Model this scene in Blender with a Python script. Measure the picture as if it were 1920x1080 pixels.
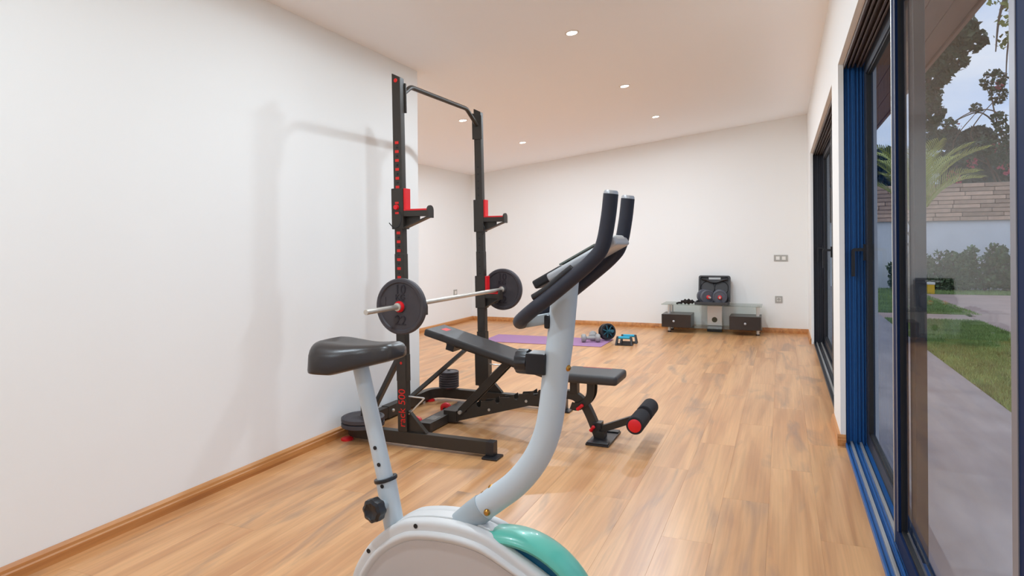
import bpy, bmesh, math, random
import numpy as np
from mathutils import Vector, Matrix
R = math.radians
random.seed(7); rng = np.random.default_rng(7)
for o in list(bpy.data.objects): bpy.data.objects.remove(o, do_unlink=True)
SC = bpy.context.scene; COL = SC.collection

# ------------------------------------------------------------------ camera
CAM_H = 1.15; YAW = R(22.593); ROLL = 0.00747; FPX = 1217.3; CY = 457.8
cam = bpy.data.cameras.new('camera'); cam.sensor_width = 36.0; cam.lens = FPX/1920*36
cam.shift_y = (CY-540)/1920; cam.clip_start = 0.03; cam.clip_end = 400
co = bpy.data.objects.new('camera', cam); COL.objects.link(co); SC.camera = co
Fv = Vector((-math.sin(YAW), math.cos(YAW), 0)); R0 = Vector((math.cos(YAW), math.sin(YAW), 0)); U0 = Vector((0, 0, 1))
Rv = R0*math.cos(ROLL)-U0*math.sin(ROLL); Uv = U0*math.cos(ROLL)+R0*math.sin(ROLL)
m3 = Matrix((Rv, Uv, -Fv)).transposed()
co.matrix_world = Matrix.Translation((0, 0, CAM_H)) @ m3.to_4x4()

# ------------------------------------------------------------------ view, sky
vs = SC.view_settings; vs.view_transform = 'Standard'; vs.look = 'None'; vs.gamma = 1.0; vs.use_curve_mapping = False
vs.exposure = 0.0
SC.cycles.max_bounces = 12; SC.cycles.diffuse_bounces = 6; SC.cycles.transparent_max_bounces = 16
SC.cycles.sample_clamp_indirect = 6.0
DOWNLIGHT_W = 9; DOWNLIGHT_BEAM = 16.5; SKY = 1.2; LAMP = (.76, .895, 1.0)
def lin(r, g, b):
    f = lambda c: (c/255/12.92) if c/255 <= .04045 else ((c/255+.055)/1.055)**2.4
    return (f(r), f(g), f(b), 1.0)
W = bpy.data.worlds.new('sky'); SC.world = W; W.use_nodes = True
nt = W.node_tree; N = nt.nodes; Lk = nt.links
bg = N['Background']; tc = N.new('ShaderNodeTexCoord'); mp = N.new('ShaderNodeMapping'); mp.inputs['Scale'].default_value = (1.0, 1.0, 3.0)
nz = N.new('ShaderNodeTexNoise'); nz.inputs['Scale'].default_value = 2.6; nz.inputs['Detail'].default_value = 6; nz.inputs['Roughness'].default_value = .55
cr = N.new('ShaderNodeValToRGB'); cr.color_ramp.elements[0].position = .38; cr.color_ramp.elements[0].color = lin(176, 199, 236)
cr.color_ramp.elements[1].position = .68; cr.color_ramp.elements[1].color = lin(232, 236, 244)
Lk.new(tc.outputs['Generated'], mp.inputs['Vector']); Lk.new(mp.outputs[0], nz.inputs['Vector']); Lk.new(nz.outputs['Fac'], cr.inputs['Fac'])
Lk.new(cr.outputs[0], bg.inputs['Color']); bg.inputs['Strength'].default_value = SKY

# ------------------------------------------------------------------ materials
MATS = {}
def mat(name, col, rough=.5, metal=0., spec=.5, var=0., vscale=8., bump=0., bscale=60., stretch=(1, 1, 1), emit=None, es=0., coat=0., obj_random=0.):
    if name in MATS: return MATS[name]
    m = bpy.data.materials.new(name); m.use_nodes = True; t = m.node_tree; b = t.nodes['Principled BSDF']
    b.inputs['Base Color'].default_value = col; b.inputs['Roughness'].default_value = rough; b.inputs['Metallic'].default_value = metal
    b.inputs['Specular IOR Level'].default_value = spec; b.inputs['Coat Weight'].default_value = coat
    if emit: b.inputs['Emission Color'].default_value = emit; b.inputs['Emission Strength'].default_value = es
    c = t.nodes.new('ShaderNodeTexCoord'); p = t.nodes.new('ShaderNodeMapping'); p.inputs['Scale'].default_value = stretch
    t.links.new(c.outputs['Object'], p.inputs['Vector'])
    src = None
    if var:
        n = t.nodes.new('ShaderNodeTexNoise'); n.inputs['Scale'].default_value = vscale; n.inputs['Detail'].default_value = 4
        t.links.new(p.outputs[0], n.inputs['Vector'])
        r = t.nodes.new('ShaderNodeMapRange'); r.inputs['From Min'].default_value = .3; r.inputs['From Max'].default_value = .7
        r.inputs['To Min'].default_value = 1-var; r.inputs['To Max'].default_value = 1+var
        t.links.new(n.outputs['Fac'], r.inputs['Value']); src = r.outputs[0]
    if obj_random:
        oi = t.nodes.new('ShaderNodeObjectInfo'); r2 = t.nodes.new('ShaderNodeMapRange')
        r2.inputs['To Min'].default_value = 1-obj_random; r2.inputs['To Max'].default_value = 1+obj_random
        t.links.new(oi.outputs['Random'], r2.inputs['Value'])
        if src is None: src = r2.outputs[0]
        else:
            mm = t.nodes.new('ShaderNodeMath'); mm.operation = 'MULTIPLY'; t.links.new(src, mm.inputs[0]); t.links.new(r2.outputs[0], mm.inputs[1]); src = mm.outputs[0]
    if src is not None:
        h = t.nodes.new('ShaderNodeHueSaturation'); h.inputs['Color'].default_value = col
        t.links.new(src, h.inputs['Value']); t.links.new(h.outputs[0], b.inputs['Base Color'])
    if bump:
        n = t.nodes.new('ShaderNodeTexNoise'); n.inputs['Scale'].default_value = bscale; n.inputs['Detail'].default_value = 3
        t.links.new(p.outputs[0], n.inputs['Vector']); u = t.nodes.new('ShaderNodeBump'); u.inputs['Strength'].default_value = bump; u.inputs['Distance'].default_value = .002
        t.links.new(n.outputs['Fac'], u.inputs['Height']); t.links.new(u.outputs[0], b.inputs['Normal'])
    MATS[name] = m; return m

def wood(name, dark, light, streak, rough=.4, perobj=True, sx=14., sy=1.1):
    m = bpy.data.materials.new(name); m.use_nodes = True; t = m.node_tree; nd = t.nodes; lk = t.links; b = nd['Principled BSDF']
    b.inputs['Roughness'].default_value = rough; b.inputs['Specular IOR Level'].default_value = .85
    c = nd.new('ShaderNodeTexCoord'); oi = nd.new('ShaderNodeObjectInfo'); mu = nd.new('ShaderNodeVectorMath'); mu.operation = 'MULTIPLY_ADD'
    cb = nd.new('ShaderNodeCombineXYZ'); sc = nd.new('ShaderNodeMath'); sc.operation = 'MULTIPLY'; sc.inputs[1].default_value = 57. if perobj else 0.
    lk.new(oi.outputs['Random'], sc.inputs[0])
    for i in range(3): lk.new(sc.outputs[0], cb.inputs[i])
    mu.inputs[1].default_value = (sx, sy, sx); lk.new(c.outputs['Object'], mu.inputs[0]); lk.new(cb.outputs[0], mu.inputs[2])
    n1 = nd.new('ShaderNodeTexNoise'); n1.inputs['Scale'].default_value = 1.; n1.inputs['Detail'].default_value = 5; n1.inputs['Distortion'].default_value = .6
    lk.new(mu.outputs[0], n1.inputs['Vector'])
    r1 = nd.new('ShaderNodeValToRGB'); r1.color_ramp.elements[0].position = .36; r1.color_ramp.elements[0].color = dark
    r1.color_ramp.elements[1].position = .6; r1.color_ramp.elements[1].color = light
    lk.new(n1.outputs['Fac'], r1.inputs['Fac'])
    # fine grain
    m2 = nd.new('ShaderNodeVectorMath'); m2.operation = 'MULTIPLY'; m2.inputs[1].default_value = (9, 2.2, 9); lk.new(mu.outputs[0], m2.inputs[0])
    n2 = nd.new('ShaderNodeTexNoise'); n2.inputs['Scale'].default_value = 1.; n2.inputs['Detail'].default_value = 3; lk.new(m2.outputs[0], n2.inputs['Vector'])
    g = nd.new('ShaderNodeMapRange'); g.inputs['From Min'].default_value = .3; g.inputs['From Max'].default_value = .7; g.inputs['To Min'].default_value = .90; g.inputs['To Max'].default_value = 1.07
    lk.new(n2.outputs['Fac'], g.inputs['Value'])
    # grey-brown knotty streaks
    m3_ = nd.new('ShaderNodeVectorMath'); m3_.operation = 'MULTIPLY'; m3_.inputs[1].default_value = (.55, 1.3, .55); lk.new(mu.outputs[0], m3_.inputs[0])
    n3 = nd.new('ShaderNodeTexNoise'); n3.inputs['Scale'].default_value = 1.; n3.inputs['Detail'].default_value = 6; n3.inputs['Distortion'].default_value = 1.2; lk.new(m3_.outputs[0], n3.inputs['Vector'])
    k = nd.new('ShaderNodeMapRange'); k.inputs['From Min'].default_value = .54; k.inputs['From Max'].default_value = .72; k.inputs['To Max'].default_value = .8
    lk.new(n3.outputs['Fac'], k.inputs['Value'])
    mx = nd.new('ShaderNodeMix'); mx.data_type = 'RGBA'; lk.new(k.outputs[0], mx.inputs['Factor']); lk.new(r1.outputs[0], mx.inputs[6]); mx.inputs[7].default_value = streak
    hv = nd.new('ShaderNodeHueSaturation'); lk.new(mx.outputs[2], hv.inputs['Color'])
    pr = nd.new('ShaderNodeMapRange'); pr.inputs['To Min'].default_value = .965; pr.inputs['To Max'].default_value = 1.035; lk.new(oi.outputs['Random'], pr.inputs['Value'])
    ml = nd.new('ShaderNodeMath'); ml.operation = 'MULTIPLY'; lk.new(g.outputs[0], ml.inputs[0]); lk.new(pr.outputs[0], ml.inputs[1]); lk.new(ml.outputs[0], hv.inputs['Value'])
    lk.new(hv.outputs[0], b.inputs['Base Color'])
    bp = nd.new('ShaderNodeBump'); bp.inputs['Strength'].default_value = .08; bp.inputs['Distance'].default_value = .001; lk.new(n2.outputs['Fac'], bp.inputs['Height']); lk.new(bp.outputs[0], b.inputs['Normal'])
    MATS[name] = m; return m

def glass_mat(name, f0, f90, tint=(1, 1, 1, 1)):
    # clear sheet: each face reflects f0 head-on, rising towards f90 at grazing angles
    m = bpy.data.materials.new(name); m.use_nodes = True; t = m.node_tree; nd = t.nodes; nd.remove(nd['Principled BSDF'])
    tr = nd.new('ShaderNodeBsdfTransparent'); tr.inputs[0].default_value = tint; gl = nd.new('ShaderNodeBsdfGlossy'); gl.inputs['Roughness'].default_value = .004
    lw = nd.new('ShaderNodeLayerWeight'); lw.inputs['Blend'].default_value = .5; pw = nd.new('ShaderNodeMath'); pw.operation = 'POWER'; pw.inputs[1].default_value = 5.
    ma = nd.new('ShaderNodeMath'); ma.operation = 'MULTIPLY_ADD'; ma.inputs[1].default_value = f90-f0; ma.inputs[2].default_value = f0; mx = nd.new('ShaderNodeMixShader')
    t.links.new(lw.outputs['Facing'], pw.inputs[0]); t.links.new(pw.outputs[0], ma.inputs[0]); t.links.new(ma.outputs[0], mx.inputs[0])
    t.links.new(tr.outputs[0], mx.inputs[1]); t.links.new(gl.outputs[0], mx.inputs[2])
    t.links.new(mx.outputs[0], nd['Material Output'].inputs['Surface']); MATS[name] = m; return m

wall_m = mat('white_plaster', lin(246, 246, 244), .85, spec=.2, bump=.05, bscale=90)
ceil_m = mat('ceiling_paint', lin(252, 253, 255), .9, spec=.15)
oak = wood('oak_laminate', lin(198, 140, 90), lin(222, 167, 113), lin(156, 120, 94), .32, True, 11., .8)
skirt = wood('oak_skirting', lin(184, 116, 54), lin(208, 144, 80), lin(158, 98, 50), .4, False, 22., .8)
sub_m = mat('floor_joint', lin(120, 84, 56), .8)
navy = mat('navy_aluminium', lin(37, 93, 156), .4, .0, .3)
navy_d = mat('dark_navy_aluminium', lin(14, 36, 74), .6, .0, .1)
bead_m = mat('grey_glazing_bead', lin(128, 128, 136), .4, .3)
navy2 = mat('dark_aluminium', lin(52, 54, 62), .35, .3, .5)
alu = mat('bare_aluminium', lin(214, 212, 208), .35, .7)
head_m = mat('brown_head_channel', lin(92, 82, 78), .45, .2)
gasket = mat('black_gasket', lin(22, 22, 24), .6)
glass = glass_mat('door_glass', .02, .30, (.965, .975, .975, 1))
glass_t = glass_mat('table_glass', .04, .8, (.84, .88, .84, 1))
black = mat('black_powder_coat', lin(52, 46, 40), .42, .0, .45, bump=.05, bscale=400)
iron = mat('cast_iron_grey', lin(72, 68, 72), .55, .15, .4, var=.06, vscale=30, bump=.08, bscale=300)
iron_d = mat('shaded_iron_letter', lin(50, 46, 52), .5, .15, .4)  # same iron as the plate, relief shade painted in as darker colour
red = mat('red_plastic', lin(226, 24, 34), .4)
redp = mat('red_print', lin(216, 34, 26), .5)
chrome = mat('chrome_steel', lin(206, 200, 190), .38, .6, var=.05, vscale=40)
vinyl = mat('black_vinyl', lin(52, 50, 50), .48, bump=.12, bscale=500)
foam = mat('black_foam', lin(48, 47, 50), .85, spec=.2, bump=.25, bscale=700)
grip = mat('navy_black_grip', lin(44, 45, 56), .5, spec=.4, bump=.1, bscale=500)
seat_m = mat('brown_black_leatherette', lin(54, 48, 46), .34, spec=.5, bump=.12, bscale=350)
bike_m = mat('grey_bike_paint', lin(196, 206, 213), .34, .0, .5)
bike_d = mat('grey_sleeve_plastic', lin(166, 175, 180), .45)
shell = mat('pale_grey_shell', lin(214, 212, 210), .42)
shell_shaded = mat('shaded_shell_plastic', lin(196, 188, 184), .5)  # same plastic as the shell, side shading put into the colour
teal = mat('teal_plastic', lin(96, 188, 168), .3, coat=.3)
blue_d = mat('deep_blue_plastic', lin(8, 84, 118), .3, coat=.3)
plast = mat('black_plastic', lin(34, 33, 36), .35, bump=.03, bscale=200)
silver = mat('silver_plastic', lin(190, 192, 196), .35, .3)
brass = mat('brass_bolt', lin(190, 140, 70), .3, 1.0)
mat_m = mat('purple_foam_mat', lin(166, 126, 164), .8, spec=.2, bump=.2, bscale=250)
db_m = mat('grey_vinyl_dumbbell', lin(160, 158, 156), .5, var=.04, vscale=30)
cyan = mat('cyan_foam', lin(44, 170, 206), .55)
teal2 = mat('dark_teal_rubber', lin(40, 96, 112), .5)
drawer_m = mat('dark_brown_veneer', lin(60, 48, 44), .35, coat=.1)
case_m = mat('charcoal_case', lin(66, 65, 66), .6, bump=.1, bscale=120)
plate_g = mat('grey_plate', lin(84, 86, 96), .5)
sw_m = mat('grey_switch_plate', lin(176, 174, 168), .45)
white_p = mat('white_plastic', lin(240, 238, 232), .4)
ring_m = mat('white_ring', lin(236, 232, 226), .5)
led = mat('led_diffuser', (1, 1, 1, 1), .5, emit=(1, .97, .92, 1), es=14)
concrete = mat('patio_concrete', lin(166, 158, 160), .7, var=.13, vscale=2.2, bump=.15, bscale=30, stretch=(3, .8, 1))
paving = mat('pink_paving', lin(186, 160, 150), .8, var=.10, vscale=1.6)
lawn_m = mat('lawn_soil', lin(74, 92, 54), .95, var=.2, vscale=6)
grass_m = mat('grass_blade', lin(142, 166, 96), .8, var=.25, vscale=3)
stone_m = mat('sandstone', lin(200, 168, 146), .85, var=.16, vscale=5, bump=.6, bscale=12, obj_random=.26)
gwall = mat('white_render', lin(236, 238, 244), .85, var=.05, vscale=2)
eave_m = mat('brown_eave_board', lin(150, 118, 104), .6, var=.08, vscale=3, stretch=(6, .5, 1), obj_random=.06)
leaf_d = mat('dark_leaf', lin(62, 80, 52), .6, var=.35, vscale=3.0)
leaf_k = mat('deep_leaf', lin(54, 64, 50), .7, var=.35, vscale=2.0)
leaf_y = mat('yellow_green_leaf', lin(132, 138, 66), .6, var=.35, vscale=4)
leaf_h = mat('hedge_leaf', lin(92, 112, 74), .65, var=.3, vscale=5)
palm_m = mat('palm_leaf', lin(180, 186, 92), .5, var=.2, vscale=4)
flower = mat('pink_flower', lin(196, 86, 104), .6)
bark = mat('bark', lin(104, 88, 74), .9, bump=.6, bscale=40)
yellow = mat('yellow_lamp_body', lin(236, 190, 40), .5)

# ------------------------------------------------------------------ mesh builder
WL = {}
class MB:
    def __init__(s): s.v = []; s.f = []; s.merge = False
    def add(s, vs, fs):
        n = len(s.v); s.v += [tuple(p) for p in vs]; s.f += [tuple(i+n for i in f) for f in fs]; return s
    def box(s, x0, x1, y0, y1, z0, z1):
        return s.add([(x0,y0,z0),(x1,y0,z0),(x1,y1,z0),(x0,y1,z0),(x0,y0,z1),(x1,y0,z1),(x1,y1,z1),(x0,y1,z1)],
                     [(0,3,2,1),(4,5,6,7),(0,1,5,4),(1,2,6,5),(2,3,7,6),(3,0,4,7)])
    def obox(s, c, size, rot=Matrix.Identity(3)):
        c = Vector(c); a, b, d = [x/2 for x in size]
        vs = [c+rot@Vector((i*a, j*b, k*d)) for k in (-1,1) for j in (-1,1) for i in (-1,1)]
        return s.add(vs, [(0,2,3,1),(4,5,7,6),(0,1,5,4),(1,3,7,5),(3,2,6,7),(2,0,4,6)])
    def sweep(s, path, prof, ref=(0,0,1), loop=False, caps=True):
        P = [Vector(p) for p in path]; n = len(P); k = len(prof); ref = Vector(ref); vs = []
        for i, p in enumerate(P):
            if loop: t = (P[(i+1) % n]-P[i-1])
            else: t = P[min(i+1, n-1)]-P[max(i-1, 0)]
            t.normalize(); sd = t.cross(ref)
            if sd.length < 1e-6: sd = t.orthogonal()
            sd.normalize(); up = sd.cross(t)
            pr = prof[i] if isinstance(prof[0], list) else prof
            vs += [p+sd*a+up*b for a, b in pr]
        if isinstance(prof[0], list): k = len(prof[0])
        fs = []
        for i in range(n if loop else n-1):
            j = (i+1) % n
            for q in range(k):
                r = (q+1) % k; fs.append((i*k+q, i*k+r, j*k+r, j*k+q))
        if caps and not loop: fs += [tuple(range(k-1, -1, -1)), tuple(range((n-1)*k, n*k))]
        return s.add(vs, fs)
    def tube(s, path, r, n=14, ref=(0,0,1), loop=False):
        return s.sweep(path, circ(r, n) if not isinstance(r, list) else [circ(x, n) for x in r], ref, loop)
    def cyl(s, p, q, r, r2=None, n=24):
        p = Vector(p); q = Vector(q); ref = (0,0,1) if abs((q-p).normalized().z) < .9 else (1,0,0)
        return s.sweep([p, q], [circ(r, n), circ(r if r2 is None else r2, n)], ref)
    def bar(s, p, q, w, h, ref=(0,0,1)):
        return s.sweep([p, q], [(-w/2,-h/2),(w/2,-h/2),(w/2,h/2),(-w/2,h/2)], ref)
    def lathe(s, c, axis, prof, n=32):
        c = Vector(c); a = Vector(axis).normalized(); u = a.orthogonal().normalized(); w = a.cross(u); vs = []; k = len(prof)
        for i in range(n):
            th = 2*math.pi*i/n; d = u*math.cos(th)+w*math.sin(th)
            vs += [c+d*r+a*h for r, h in prof]
        fs = [(i*k+q, ((i+1) % n)*k+q, ((i+1) % n)*k+q+1, i*k+q+1) for i in range(n) for q in range(k-1)]
        s.merge = True
        if prof[0][0] > 1e-6: fs.append(tuple(i*k for i in range(n-1, -1, -1)))
        if prof[-1][0] > 1e-6: fs.append(tuple(i*k+k-1 for i in range(n)))
        return s.add(vs, fs)
    def prism(s, pts, off):
        P = [Vector(p) for p in pts]; off = Vector(off); n = len(P)
        return s.add(P+[p+off for p in P], [tuple(range(n-1, -1, -1)), tuple(range(n, 2*n))]+[(i, (i+1) % n, n+(i+1) % n, n+i) for i in range(n)])
    def xf(s, m):
        s.v = [tuple(m @ Vector(p)) for p in s.v]; return s
    def build(s, name, m, parent=None, bevel=0., seg=2, ang=40, flat=False):
        a = np.array(s.v, dtype=float); c = (a.min(0)+a.max(0))/2
        me = bpy.data.meshes.new(name); me.from_pydata([tuple(p) for p in (a-c)], [], s.f)
        bm = bmesh.new(); bm.from_mesh(me); 
        if s.merge: bmesh.ops.remove_doubles(bm, verts=bm.verts, dist=1e-6)
        bmesh.ops.recalc_face_normals(bm, faces=bm.faces)
        if bevel:
            ed = [e for e in bm.edges if len(e.link_faces) == 2 and e.calc_face_angle(0) > R(33)]
            bmesh.ops.bevel(bm, geom=ed, offset=bevel, segments=seg, affect='EDGES', profile=.6, clamp_overlap=True)
        bm.to_mesh(me); bm.free()
        if not flat:
            me.polygons.foreach_set('use_smooth', [True]*len(me.polygons)); me.set_sharp_from_angle(angle=R(ang))
        me.materials.append(m); o = bpy.data.objects.new(name, me); COL.objects.link(o)
        if bevel and not flat:
            wn = o.modifiers.new('weighted', 'WEIGHTED_NORMAL'); wn.keep_sharp = True
        place(o, Vector(c), parent); return o
def place(o, c, parent=None):
    if parent is not None: o.parent = parent; o.location = c-WL[parent.name]
    else: o.location = c
    WL[o.name] = Vector(c)
def circ(r, n=14, ry=None):
    return [(r*math.cos(2*math.pi*i/n), (r if ry is None else ry)*math.sin(2*math.pi*i/n)) for i in range(n)]
def smooth_path(P, k=6):
    P = [Vector(p) for p in P]; out = []
    for i in range(len(P)-1):
        a = P[max(i-1, 0)]; b = P[i]; c = P[i+1]; d = P[min(i+2, len(P)-1)]
        for j in range(k):
            t = j/k; out.append(.5*((2*b)+(c-a)*t+(2*a-5*b+4*c-d)*t*t+(3*b-a-3*c+d)*t**3))
    out.append(P[-1]); return out
def fillet(P, r, k=6):
    P = [Vector(p) for p in P]; out = [P[0]]
    for i in range(1, len(P)-1):
        a = (P[i-1]-P[i]).normalized(); b = (P[i+1]-P[i]).normalized(); A = P[i]+a*r; B = P[i]+b*r
        for j in range(k+1):
            t = j/k; out.append(A*(1-t)**2+P[i]*2*t*(1-t)+B*t*t)
    out.append(P[-1]); return out
def tag(o, label, cat, group=None):
    o['label'] = label; o['category'] = cat
    if group: o['group'] = group
    return o
def thing(name, loc, label, cat, group=None):
    o = bpy.data.objects.new(name, None); COL.objects.link(o); o.location = loc; o.empty_display_size = .1; WL[o.name] = Vector(loc)
    return tag(o, label, cat, group)
def struct(o): o['kind'] = 'structure'; return o
def clone(src, c, parent):
    o = bpy.data.objects.new(src.name.split('.')[0], src.data); COL.objects.link(o); place(o, Vector(c), parent); return o
def dup(root, loc, label=None, rotz=0.):
    r = root.copy(); COL.objects.link(r); r.location = loc; r.rotation_euler.z = rotz; WL[r.name] = Vector(loc)
    if label: r['label'] = label
    for ch in list(root.children):
        if ch.type == 'LIGHT': continue
        c = ch.copy(); COL.objects.link(c); c.parent = r
        for g in list(ch.children):
            d = g.copy(); COL.objects.link(d); d.parent = c
    return r
def text(name, s_, size, ext, m, parent, origin, xdir, ydir, align='CENTER'):
    cu = bpy.data.curves.new('t', 'FONT'); cu.body = s_; cu.size = size; cu.extrude = ext; cu.align_x = align; cu.align_y = 'CENTER'
    to = bpy.data.objects.new('t', cu); COL.objects.link(to); dg = bpy.context.evaluated_depsgraph_get()
    me = bpy.data.meshes.new_from_object(to.evaluated_get(dg)); bpy.data.objects.remove(to)
    x = Vector(xdir); y = Vector(ydir); z = x.cross(y); mm = Matrix((x, y, z)).transposed().to_4x4(); mm.translation = Vector(origin)
    b = MB(); b.add([mm @ v.co for v in me.vertices], [tuple(p.vertices) for p in me.polygons]); bpy.data.meshes.remove(me)
    return b.build(name, m, parent, flat=True)

# ------------------------------------------------------------------ room shell
XL, XW, YB, XR, YC, Y0 = -2.467, .298, 8.893, -4.366, 4.141, -2.4
CA, CB = 2.7115, .1158
cz = lambda x: CA+CB*x
floor = struct(MB().box(XR-.1, .325, Y0-.1, YB+.1, -.12, -.0125).build('floor', sub_m, flat=True))
PW, PL = .192, 1.29
pk = {}
i = 0; x = .322
while x > XR-.02:
    xa = max(x-PW, XR-.02); y = Y0 if x > XL-.02 else YC-.4
    y -= (PL*((i*.381) % 1.0))
    while y < YB:
        a = max(y, Y0 if x > XL-.02 else YC-.4); b_ = min(y+PL, YB+.02)
        if b_-a > .03:
            g = .00015; key = (round(x-xa, 3), round(b_-a, 3)); c = ((x+xa)/2, (a+b_)/2, -.006)
            if key not in pk:
                pk[key] = MB().box(xa+g, x-g, a+g, b_-g, -.012, 0).build('plank', oak, floor, bevel=.0003, seg=1, flat=True)
            else: clone(pk[key], c, floor)
        y += PL
    x -= PW; i += 1

def wall(name, boxes, m=wall_m):
    b = MB()
    for q in boxes: b.box(*q)
    return struct(b.build(name, m, flat=True))
ZT = 2.9
def sloped(name, x0, x1, y0, y1, zb=-.1):
    return struct(MB().prism([(x0, y0, zb), (x1, y0, zb), (x1, y0, cz(x1)+.05), (x0, y0, cz(x0)+.05)], (0, y1-y0, 0)).build(name, wall_m, flat=True))
sloped('wall_left', XL-.16, XL, Y0-.1, YC)
sloped('wall_recess_front', XR-.1, XL-.16, YC-.16, YC)
sloped('wall_recess', XR-.15, XR, YC, YB+.15)
sloped('wall_back', XR-.15, .50, YB, YB+.15)
# rear wall behind the camera; the unseen glazed opening is added to let in daylight
wall('wall_rear', [(XL-.16, -2.35, Y0-.15, Y0, -.1, ZT), (.2, .5, Y0-.15, Y0, -.1, ZT), (-2.35, .2, Y0-.15, Y0, 2.15, ZT)])
# right wall: thin plaster lip over the door frames
D1 = (.86, 4.10); D2 = (4.60, 8.05); HL = 2.15
wb = []
for (a, b_) in ((Y0-.15, D1[0]), (D1[1], D2[0]), (D2[1], YB+.15)): wb.append((XW, XW+.027, a, b_, -.1, ZT))
for (a, b_) in (D1, D2): wb.append((XW, XW+.027, a, b_, HL, ZT))
for (a, b_) in ((Y0-.15, D1[0]-.07), (D1[1]+.10, D2[0]-.07), (D2[1]+.10, YB+.15)): wb.append((XW+.027, .50, a, b_, -.1, ZT))
for (a, b_) in (D1, D2): wb.append((XW+.027, .50, a-.07, b_+.10, HL+.055, ZT))
wall('wall_right', wb)
b = MB().prism([(XR-.15, Y0-.15, cz(XR-.15)), (.50, Y0-.15, cz(.50)), (.50, Y0-.15, cz(.50)+.12), (XR-.15, Y0-.15, cz(XR-.15)+.12)], (0, YB-Y0+.3, 0))
struct(b.build('ceiling', ceil_m, flat=True))
# skirting boards (ogee-like profile)
PB = [(0, 0), (.017, 0), (.017, .034), (.013, .039), (.012, .050), (.006, .058), (.003, .0615), (0, .0615)]
def skirting(name, p, q, nrm):
    n = Vector(nrm); p = Vector(p); q = Vector(q)
    return struct(MB().prism([p+n*a+Vector((0, 0, z)) for a, z in PB], q-p).build(name, skirt, ang=25))
skirting('baseboard_left', (XL, Y0, 0), (XL, YC, 0), (1, 0, 0))
skirting('baseboard_return', (XL+.017, YC, 0), (XR, YC, 0), (0, 1, 0))
skirting('baseboard_recess', (XR, YC, 0), (XR, YB, 0), (1, 0, 0))
skirting('baseboard_back', (XR, YB, 0), (XW, YB, 0), (0, -1, 0))
skirting('baseboard_right', (XW, D2[1], 0), (XW, YB, 0), (-1, 0, 0))
skirting('baseboard_pier', (XW, D1[1], 0), (XW, D2[0], 0), (-1, 0, 0))
struct(MB().prism([(XW-.017, D1[1]-n, 0+z) for n, z in PB], (.044, 0, 0)).build('baseboard_pier_end', skirt, ang=25))
skirting('baseboard_near', (XW, Y0, 0), (XW, D1[0], 0), (-1, 0, 0))

# ------------------------------------------------------------------ sliding doors
def panel(parent, x0, x1, y0, y1, z0, z1, st, fm, name='sliding_panel'):
    b = MB(); b.box(x0, x1, y0, y0+st, z0, z1).box(x0, x1, y1-st, y1, z0, z1).box(x0, x1, y0+st, y1-st, z0, z0+.07).box(x0, x1, y0+st, y1-st, z1-.07, z1)
    o = b.build(name, fm, parent, bevel=.003)
    xm = (x0+x1)/2
    MB().box(xm-.004, xm+.004, y0+st-.005, y1-st+.005, z0+.065, z1-.065).build('glass_pane', glass, o, flat=True)
    g = MB()
    for (ya, yb, za, zb) in ((y0+st, y0+st+.008, z0+.07, z1-.07), (y1-st-.008, y1-st, z0+.07, z1-.07), (y0+st, y1-st, z0+.07, z0+.078), (y0+st, y1-st, z1-.078, z1-.07)):
        g.box(xm-.009, xm+.009, ya, yb, za, zb)
    g.build('gasket', gasket, o, flat=True)
    return o
def lever(parent, x, y, z, s=1):
    h = MB().box(x-.012, x, y-.016, y+.016, z-.06, z+.03)
    h.sweep(fillet([(x-.01, y, z), (x-.062, y, z), (x-.062, y, z-.15)], .012), [(-.009, -.006), (.009, -.006), (.009, .006), (-.009, .006)], (0, 1, 0))
    return h.build('handle', plast, parent, bevel=.002)
def door_frame(name, d, jm, label):
    y0, y1 = d[0]-.04, d[1]+.10; xa, xb = XW+.027, XW+.145
    b = MB()
    for (ya, yb) in ((y0-.03, y0+.04), (y1-.07, y1)):
        b.box(xa, xb, ya, yb, 0, 2.2)
    fr = struct(b.build(name, jm, bevel=.002))
    # grooves: raised fins on the far jamb
    f = MB()
    for xx in (.334, .352, .372, .380, .398, .416, .430): f.box(xx-.0035, xx+.0035, y1-.082, y1-.07, 0, 2.13)
    f.build('jamb_fin', jm, fr, bevel=.0015, seg=1)
    h = MB().box(xa, xb, y0+.04, y1-.07, 2.155, 2.2)
    for xx in (xa+.006, .352, .372, .398, .416): h.box(xx-.005, xx+.005, y0+.04, y1-.07, 2.128, 2.155)
    h.build('head_channel', head_m, fr, bevel=.0015, seg=1)
    s = MB().box(xa-.004, xb+.02, y0+.04, y1-.07, -.04, .006); s.box(xa-.004, xa+.005, y0+.04, y1-.07, .006, .02)
    s.box(.374, .382, y0+.04, y1-.07, .006, .016)
    s.build('sill', jm, fr, bevel=.001, seg=1)
    for xx in (.354, .401):
        MB().box(xx-.0065, xx+.0065, y0+.04, y1-.07, .006, .022).build('track', alu, fr, bevel=.002)
    return fr
fr1 = door_frame('door_1', D1, navy, '')
p1 = panel(fr1, .383, .419, 1.345, 2.80, .024, 2.14, .085, navy_d)
for ya, yb in ((1.398, 1.430), (2.715, 2.722)): MB().box(.3805, .384, ya, yb, .094, 2.07).build('glazing_bead', bead_m, p1, bevel=.001, seg=1)
MB().box(.3805, .384, 2.792, 2.80, .024, 2.14).build('edge_highlight', alu, p1, bevel=.001, seg=1)  # pale strip standing in for the highlight along the stile edge
p2 = panel(fr1, .428, .464, 2.64, 4.128, .024, 2.14, .10, navy2)
lever(p2, .428, 4.085, 1.105)
panel(fr1, .428, .464, .86, 1.40, .024, 2.14, .085, navy2)
fr2 = door_frame('door_2', D2, navy2, '')
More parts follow.
